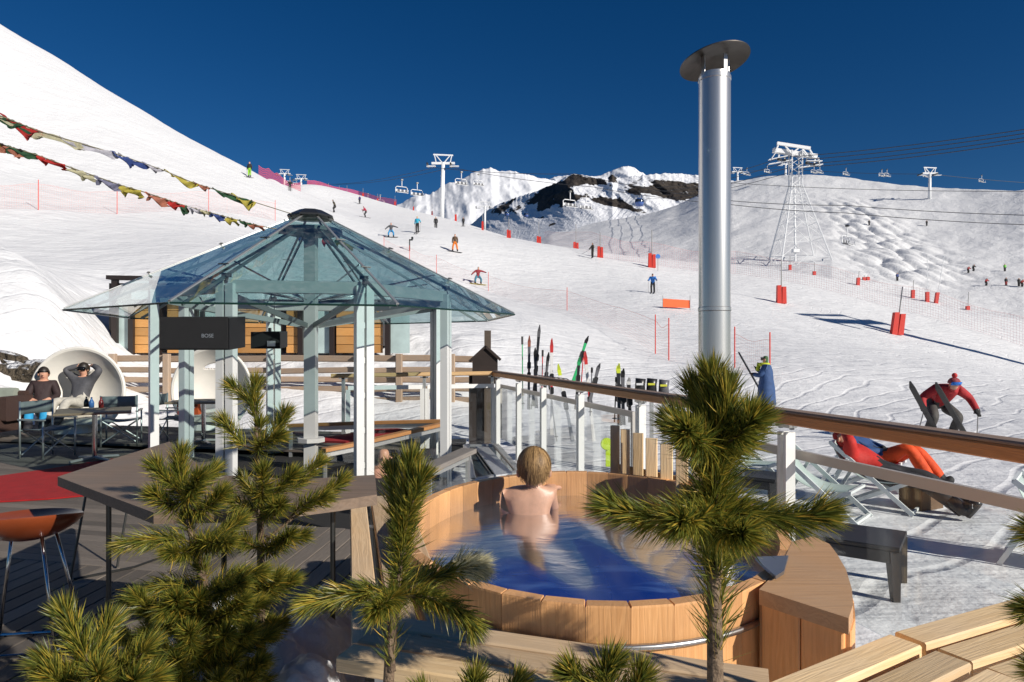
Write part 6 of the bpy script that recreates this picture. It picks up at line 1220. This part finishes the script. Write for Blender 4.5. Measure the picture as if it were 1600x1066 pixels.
def side(x, y, n_, rx, ry, Z_, seed, up=-.15):
    r_ = random.Random(seed); out = []
    for k in range(n_):
        a = 2*math.pi*k/n_+r_.uniform(-.3, .3); dx = math.cos(a)*rx*r_.uniform(.75, 1.1); dz = math.sin(a)*rx/F*Z_*r_.uniform(.75, 1.1)
        out.append(S((x, y, 0), (x+dx*.5, y+ry*.45, dz*.5), (x+dx, y+ry*(.7+.3*abs(math.sin(a)))+up*rx, dz), t0=.12, r=.005))
    return out
# right foreground pine
ZR_ = 1.5
pine('tall young pine with dark needles before the chimney', ZR_, [(1122, 1240, 0), (1118, 1066, 0), (1116, 900, 0), (1114, 760, .01), (1113, 660, 0), (1113, 610, 0)], .019,
     [S((1113, 690, 0), (1113, 640, 0), (1113, 596, 0), t0=0, a0=.75, a1=.3, d=1.25), S((1114, 840, 0), (1113, 760, 0), (1113, 670, 0), t0=0, a0=.95, a1=.75, d=1.7, r=.012, l=1.2),
      S((1114, 800, 0), (1060, 812, -.03), (1000, 806, -.05), (957, 798, -.06), t0=.05, d=1.2, a1=.38), S((1114, 800, 0), (1170, 806, -.02), (1230, 812, -.04), (1276, 806, -.05), t0=.05, d=1.2, a1=.38),
      S((1113, 715, 0), (1098, 662, .03), (1092, 616, .04), t0=.05, d=1., a0=.6, a1=.25), S((1113, 715, 0), (1128, 662, -.03), (1136, 616, -.04), t0=.05, d=1., a0=.6, a1=.25), S((1114, 735, 0), (1080, 695, 0), (1054, 662, 0), t0=.1, a0=.7), S((1114, 735, 0), (1150, 695, 0), (1178, 656, 0), t0=.1, a0=.7), S((1114, 690, 0), (1085, 672, .05), (1058, 662, .09), t0=.1, a1=.5), S((1114, 690, 0), (1148, 676, -.05), (1172, 660, -.09), t0=.1, a1=.5), S((1114, 700, 0), (1095, 690, -.09), (1070, 672, -.15), t0=.1), S((1114, 690, 0), (1130, 672, .1), (1150, 650, .16), t0=.1),
      S((1114, 800, 0), (1092, 815, -.1), (1062, 822, -.18), t0=.1), S((1114, 800, 0), (1140, 816, .1), (1180, 818, .2), t0=.1), S((1114, 800, 0), (1110, 806, .12), (1080, 790, .24), t0=.1), S((1114, 810, 0), (1135, 830, -.1), (1160, 838, -.16), t0=.1),
      S((1116, 900, 0), (1116, 840, 0), t0=0, a0=1.2, a1=.9, d=.9, r=.014),
      S((1118, 1040, 0), (1117, 960, 0), (1116, 880, 0), t0=0, a0=.5, a1=.4, d=.42, r=.015, l=1.35, g=.3)], .085, 5200)
# middle foreground pine
pine('young pine with frosted right tip beside the slatted bench', 1.72, [(604, 1260, 0), (607, 1066, 0), (615, 960, 0), (625, 880, 0), (628, 800, 0), (632, 740, 0)], .014,
     [S((630, 870, 0), (632, 780, 0), (640, 725, 0), t0=0, l=1.15, a0=.8, a1=.32, d=1.2), S((620, 940, 0), (626, 880, 0), (630, 820, 0), t0=0, a0=.9, a1=.6, d=.8, r=.01), S((622, 925, 0), (570, 925, -.02), (520, 932, -.04), (482, 940, -.06), t0=.15, d=1.2, a1=.4),
      S((622, 925, 0), (668, 905, .02), (712, 894, .03), (735, 888, .03), t0=.2, d=1.1, a1=.4), S((705, 896, .03), (728, 890, .03), (742, 886, .03), t0=.1, d=3.2, m=1, a1=.5, r=.003), S((630, 850, 0), (620, 790, .03), (616, 745, .04), t0=.1, d=.9, a0=.6), S((630, 850, 0), (648, 792, -.03), (660, 750, -.04), t0=.1, d=.9, a0=.6), S((622, 930, 0), (668, 938, -.05), (715, 956, -.08), (738, 972, -.1), t0=.15, d=1.1, g=.3), S((622, 930, 0), (610, 940, -.1), (590, 955, -.18), t0=.1), S((624, 920, 0), (640, 915, .1), (660, 900, .2), t0=.1),
      S((608, 1050, 0), (612, 985, 0), (618, 940, 0), t0=0, a0=.6, d=.25, r=.012)], .072, 4600)
# left pines
def whorls(x, tops, Zp, seed):
    out = []
    for i, (y, rx, ry, n_) in enumerate(tops): out += side(x(y), y, n_, rx, ry, Zp, seed+i)
    return out
xa = lambda y: 402+(y-640)*.02
pine('slim pine with pale bare trunk before the pavilion', 2.75, [(412, 1250, 0), (408, 1066, 0), (408, 900, 0), (406, 800, 0), (402, 700, 0), (400, 640, 0)], .020,
     [S((400, 655, 0), (398, 622, 0), (399, 598, 0), t0=0, a0=.7, a1=.3, d=1.3), S((400, 640, 0), (378, 618, 0), (363, 606, 0), t0=.3, d=.9), S((403, 704, 0), (374, 690, -.02), (348, 664, -.03), t0=.25, d=.9), S((403, 704, 0), (428, 682, .02), (444, 650, .03), t0=.3, d=1.1), S((403, 712, 0), (412, 694, -.06), (432, 684, -.1), t0=.1), S((403, 690, 0), (405, 668, 0), t0=0, a0=.9, d=.4),
      S((406, 790, 0), (432, 768, -.02), (455, 745, -.04), t0=.1), S((406, 790, 0), (395, 768, .1), (382, 750, .15), t0=.1), S((406, 790, 0), (412, 762, -.1), (410, 738, -.15), t0=.1), S((406, 800, 0), (452, 766, .03), (478, 742, .05), (496, 728, .06), t0=.45), S((408, 850, 0), (450, 815, 0), (495, 785, .02), (535, 755, .04), t0=.62, r=.008), S((450, 815, 0), (480, 790, -.03), (505, 782, -.05), t0=.2), S((406, 800, 0), (372, 790, -.05), (352, 778, -.1), t0=.1), S((408, 840, 0), (440, 845, -.05), (470, 838, -.08), t0=.5, d=.7),
      S((408, 860, 0), (380, 850, -.1), (356, 842, -.18), t0=.1), S((408, 860, 0), (430, 850, -.1), (452, 838, -.2), t0=.1), S((408, 815, 0), (425, 800, -.1), (440, 790, -.2), t0=.1)]
     + whorls(xa, [(930, 45, -20, 6), (990, 36, -10, 5)], 2.75, 40), .085, 3600)
xb = lambda y: 290+(y-760)*.14
pine('bushy golden green pine with several tiers beside the counter', 2.45, [(350, 1250, 0), (338, 1066, 0), (325, 960, 0), (312, 880, 0), (290, 800, 0), (280, 740, 0)], .022,
     [S((284, 770, 0), (282, 738, 0), (280, 716, 0), t0=0, a0=.8, a1=.35, d=1.3), S((286, 780, 0), (260, 752, -.03), (246, 734, -.05), t0=.1), S((286, 780, 0), (312, 758, .03), (332, 740, .05), t0=.1), S((286, 790, 0), (266, 790, -.06), (244, 778, -.1), t0=.1), S((288, 785, 0), (300, 770, -.1), (308, 750, -.16), t0=.1), S((290, 795, 0), (318, 795, -.04), (345, 772, -.06), t0=.1),
      S((306, 845, 0), (262, 842, -.05), (225, 846, -.08), (196, 850, -.1), t0=.12, a1=.35, d=1.1), S((306, 850, 0), (342, 838, .02), (372, 815, .03), t0=.1), S((306, 850, 0), (290, 862, -.12), (268, 866, -.2), t0=.1), S((308, 850, 0), (330, 852, -.12), (352, 850, -.2), t0=.1), S((300, 830, 0), (296, 815, 0), t0=0, a0=1.1, d=.6),
      S((322, 925, 0), (280, 912, -.05), (240, 918, -.08), (205, 932, -.1), t0=.12, a1=.35), S((322, 925, 0), (360, 905, .0), (400, 892, 0), t0=.1), S((322, 930, 0), (300, 940, -.12), (262, 948, -.2), t0=.1), S((322, 925, 0), (345, 925, -.12), (372, 915, -.22), t0=.1), S((318, 910, 0), (314, 890, 0), t0=0, a0=1.1, d=.6)]
     + whorls(lambda y: 300+(y-960)*.05, [(985, 110, -32, 10), (1035, 120, -28, 10), (1080, 120, -30, 10), (1120, 120, -40, 8)], 2.45, 60), .085, 3700)
pine('blurred pine tip at the lower left above the deck', 1.7, [(150, 1300, 0), (150, 1150, 0), (135, 1030, 0), (105, 975, 0)], .016, [S((150, 1060, 0), (125, 1000, 0), (98, 958, 0), t0=.05, a0=.8, d=1.2), S((145, 1070, 0), (160, 1010, .05), (172, 978, .08), t0=.1), S((145, 1080, 0), (100, 1052, -.05), (70, 1046, -.08), t0=.1), S((148, 1090, 0), (190, 1050, 0), (225, 1020, 0), t0=.1)]+side(150, 1110, 7, 110, -40, 1.7, 90), .08, 4200)
pine('small pine tip rising at the bench front edge', 1.4, [(965, 1300, 0), (960, 1150, 0), (948, 1060, 0)], .012, [S((955, 1100, 0), (950, 1060, 0), (948, 1040, 0), t0=0, d=1.1), S((955, 1110, 0), (915, 1075, 0), (895, 1052, 0), t0=.1), S((955, 1110, 0), (985, 1080, 0), (1000, 1058, 0), t0=.1)], .075, 4800)
pine('small pine tip below the bench corner', 1.5, [(745, 1320, 0), (745, 1180, 0), (742, 1090, 0)], .012, [S((745, 1130, 0), (742, 1090, 0), (740, 1068, 0), t0=0, d=1.1), S((745, 1150, 0), (790, 1100, 0), (810, 1072, 0), t0=.1), S((745, 1150, 0), (690, 1110, 0), (660, 1090, 0), t0=.1)], .07, 4600)
pine('dark pine branches reaching in above the right bench', 1.35, [(1760, 1300, 0), (1745, 1100, 0), (1735, 900, 0), (1725, 760, 0)], .016, [S((1735, 860, 0), (1680, 850, 0), (1625, 838, 0), t0=.2), S((1735, 980, 0), (1680, 960, 0), (1615, 950, 0), t0=.2), S((1735, 1080, 0), (1690, 1070, 0), (1640, 1055, 0), t0=.2), S((1735, 800, 0), (1728, 760, 0), (1726, 700, 0), t0=0)], .08, 4200)
# heap of shovelled snow between the pines and the bench
hx = np.linspace(-2.2, -.55, 90); hy = np.linspace(1.9, 4.1, 110); HX, HY = np.meshgrid(hx, hy)
def lump(cx, cy, rx, ry, h): return h*np.clip(1-((HX-cx)/rx)**2-((HY-cy)/ry)**2, -1, 1)
Hh = np.maximum.reduce([lump(-.98, 3.3, .36, .7, .44), lump(-.80, 2.55, .30, .5, .44), lump(-1.15, 2.6, .42, .6, .30), lump(-1.35, 3.2, .5, .7, .36)])
Hh = Hh+.34*(fbm(HX/.24, HY/.24, 4, 51)-.5)+.05*(fbm(HX/.06, HY/.06, 3, 52)-.5)
tag(sheet('snow_heap', HX, HY, np.maximum(Hh, -.15), mat('heap_snow', (.86, .87, .89), .6, bump=.5, bscale=25)), 'heap of shovelled snow between the pines and wooden bench', 'snow heap')
# steam over the water
st = bpy.data.materials.new('steam'); st.use_nodes = True; nt = st.node_tree; n = nt.nodes; l = nt.links; n.clear(); o_ = n.new('ShaderNodeOutputMaterial'); pv = n.new('ShaderNodeVolumePrincipled'); pv.inputs['Color'].default_value = (.95, .96, 1, 1); pv.inputs['Anisotropy'].default_value = .2
tc = n.new('ShaderNodeTexCoord'); nz = n.new('ShaderNodeTexNoise'); nz.inputs['Scale'].default_value = 3.2; nz.inputs['Detail'].default_value = 2; nz.inputs['Distortion'].default_value = 1.5; l.new(tc.outputs['Object'], nz.inputs['Vector'])
mr = n.new('ShaderNodeMapRange'); mr.inputs[1].default_value = .46; mr.inputs[2].default_value = .75; mr.inputs[4].default_value = 1.5; l.new(nz.outputs[0], mr.inputs[0])
sx = n.new('ShaderNodeSeparateXYZ'); l.new(tc.outputs['Object'], sx.inputs[0]); fz = n.new('ShaderNodeMapRange'); fz.inputs[1].default_value = WZ+.02; fz.inputs[2].default_value = WZ+.24; fz.inputs[3].default_value = 1; fz.inputs[4].default_value = 0; l.new(sx.outputs[2], fz.inputs[0])
fx_ = n.new('ShaderNodeMapRange'); fx_.inputs[1].default_value = TC.x-.7; fx_.inputs[2].default_value = TC.x+.5; fx_.inputs[3].default_value = 1.; fx_.inputs[4].default_value = .12; l.new(sx.outputs[0], fx_.inputs[0])
q1 = n.new('ShaderNodeMath'); q1.operation = 'MULTIPLY'; l.new(mr.outputs[0], q1.inputs[0]); l.new(fz.outputs[0], q1.inputs[1]); q2 = n.new('ShaderNodeMath'); q2.operation = 'MULTIPLY'; l.new(q1.outputs[0], q2.inputs[0]); l.new(fx_.outputs[0], q2.inputs[1]); l.new(q2.outputs[0], pv.inputs['Density']); l.new(pv.outputs[0], o_.inputs['Volume'])
so2 = MB().add([tp(a, .93, z, -.03) for z in (WZ+.02, WZ+.26) for a in np.linspace(0, 2*math.pi, 33)[:-1]], [tuple(range(31, -1, -1)), tuple(range(32, 64))]+[(k, (k+1) % 32, 32+(k+1) % 32, 32+k) for k in range(32)]).build('steam', st); tag(so2, 'thin steam drifting over the hot tub water', kind='stuff')
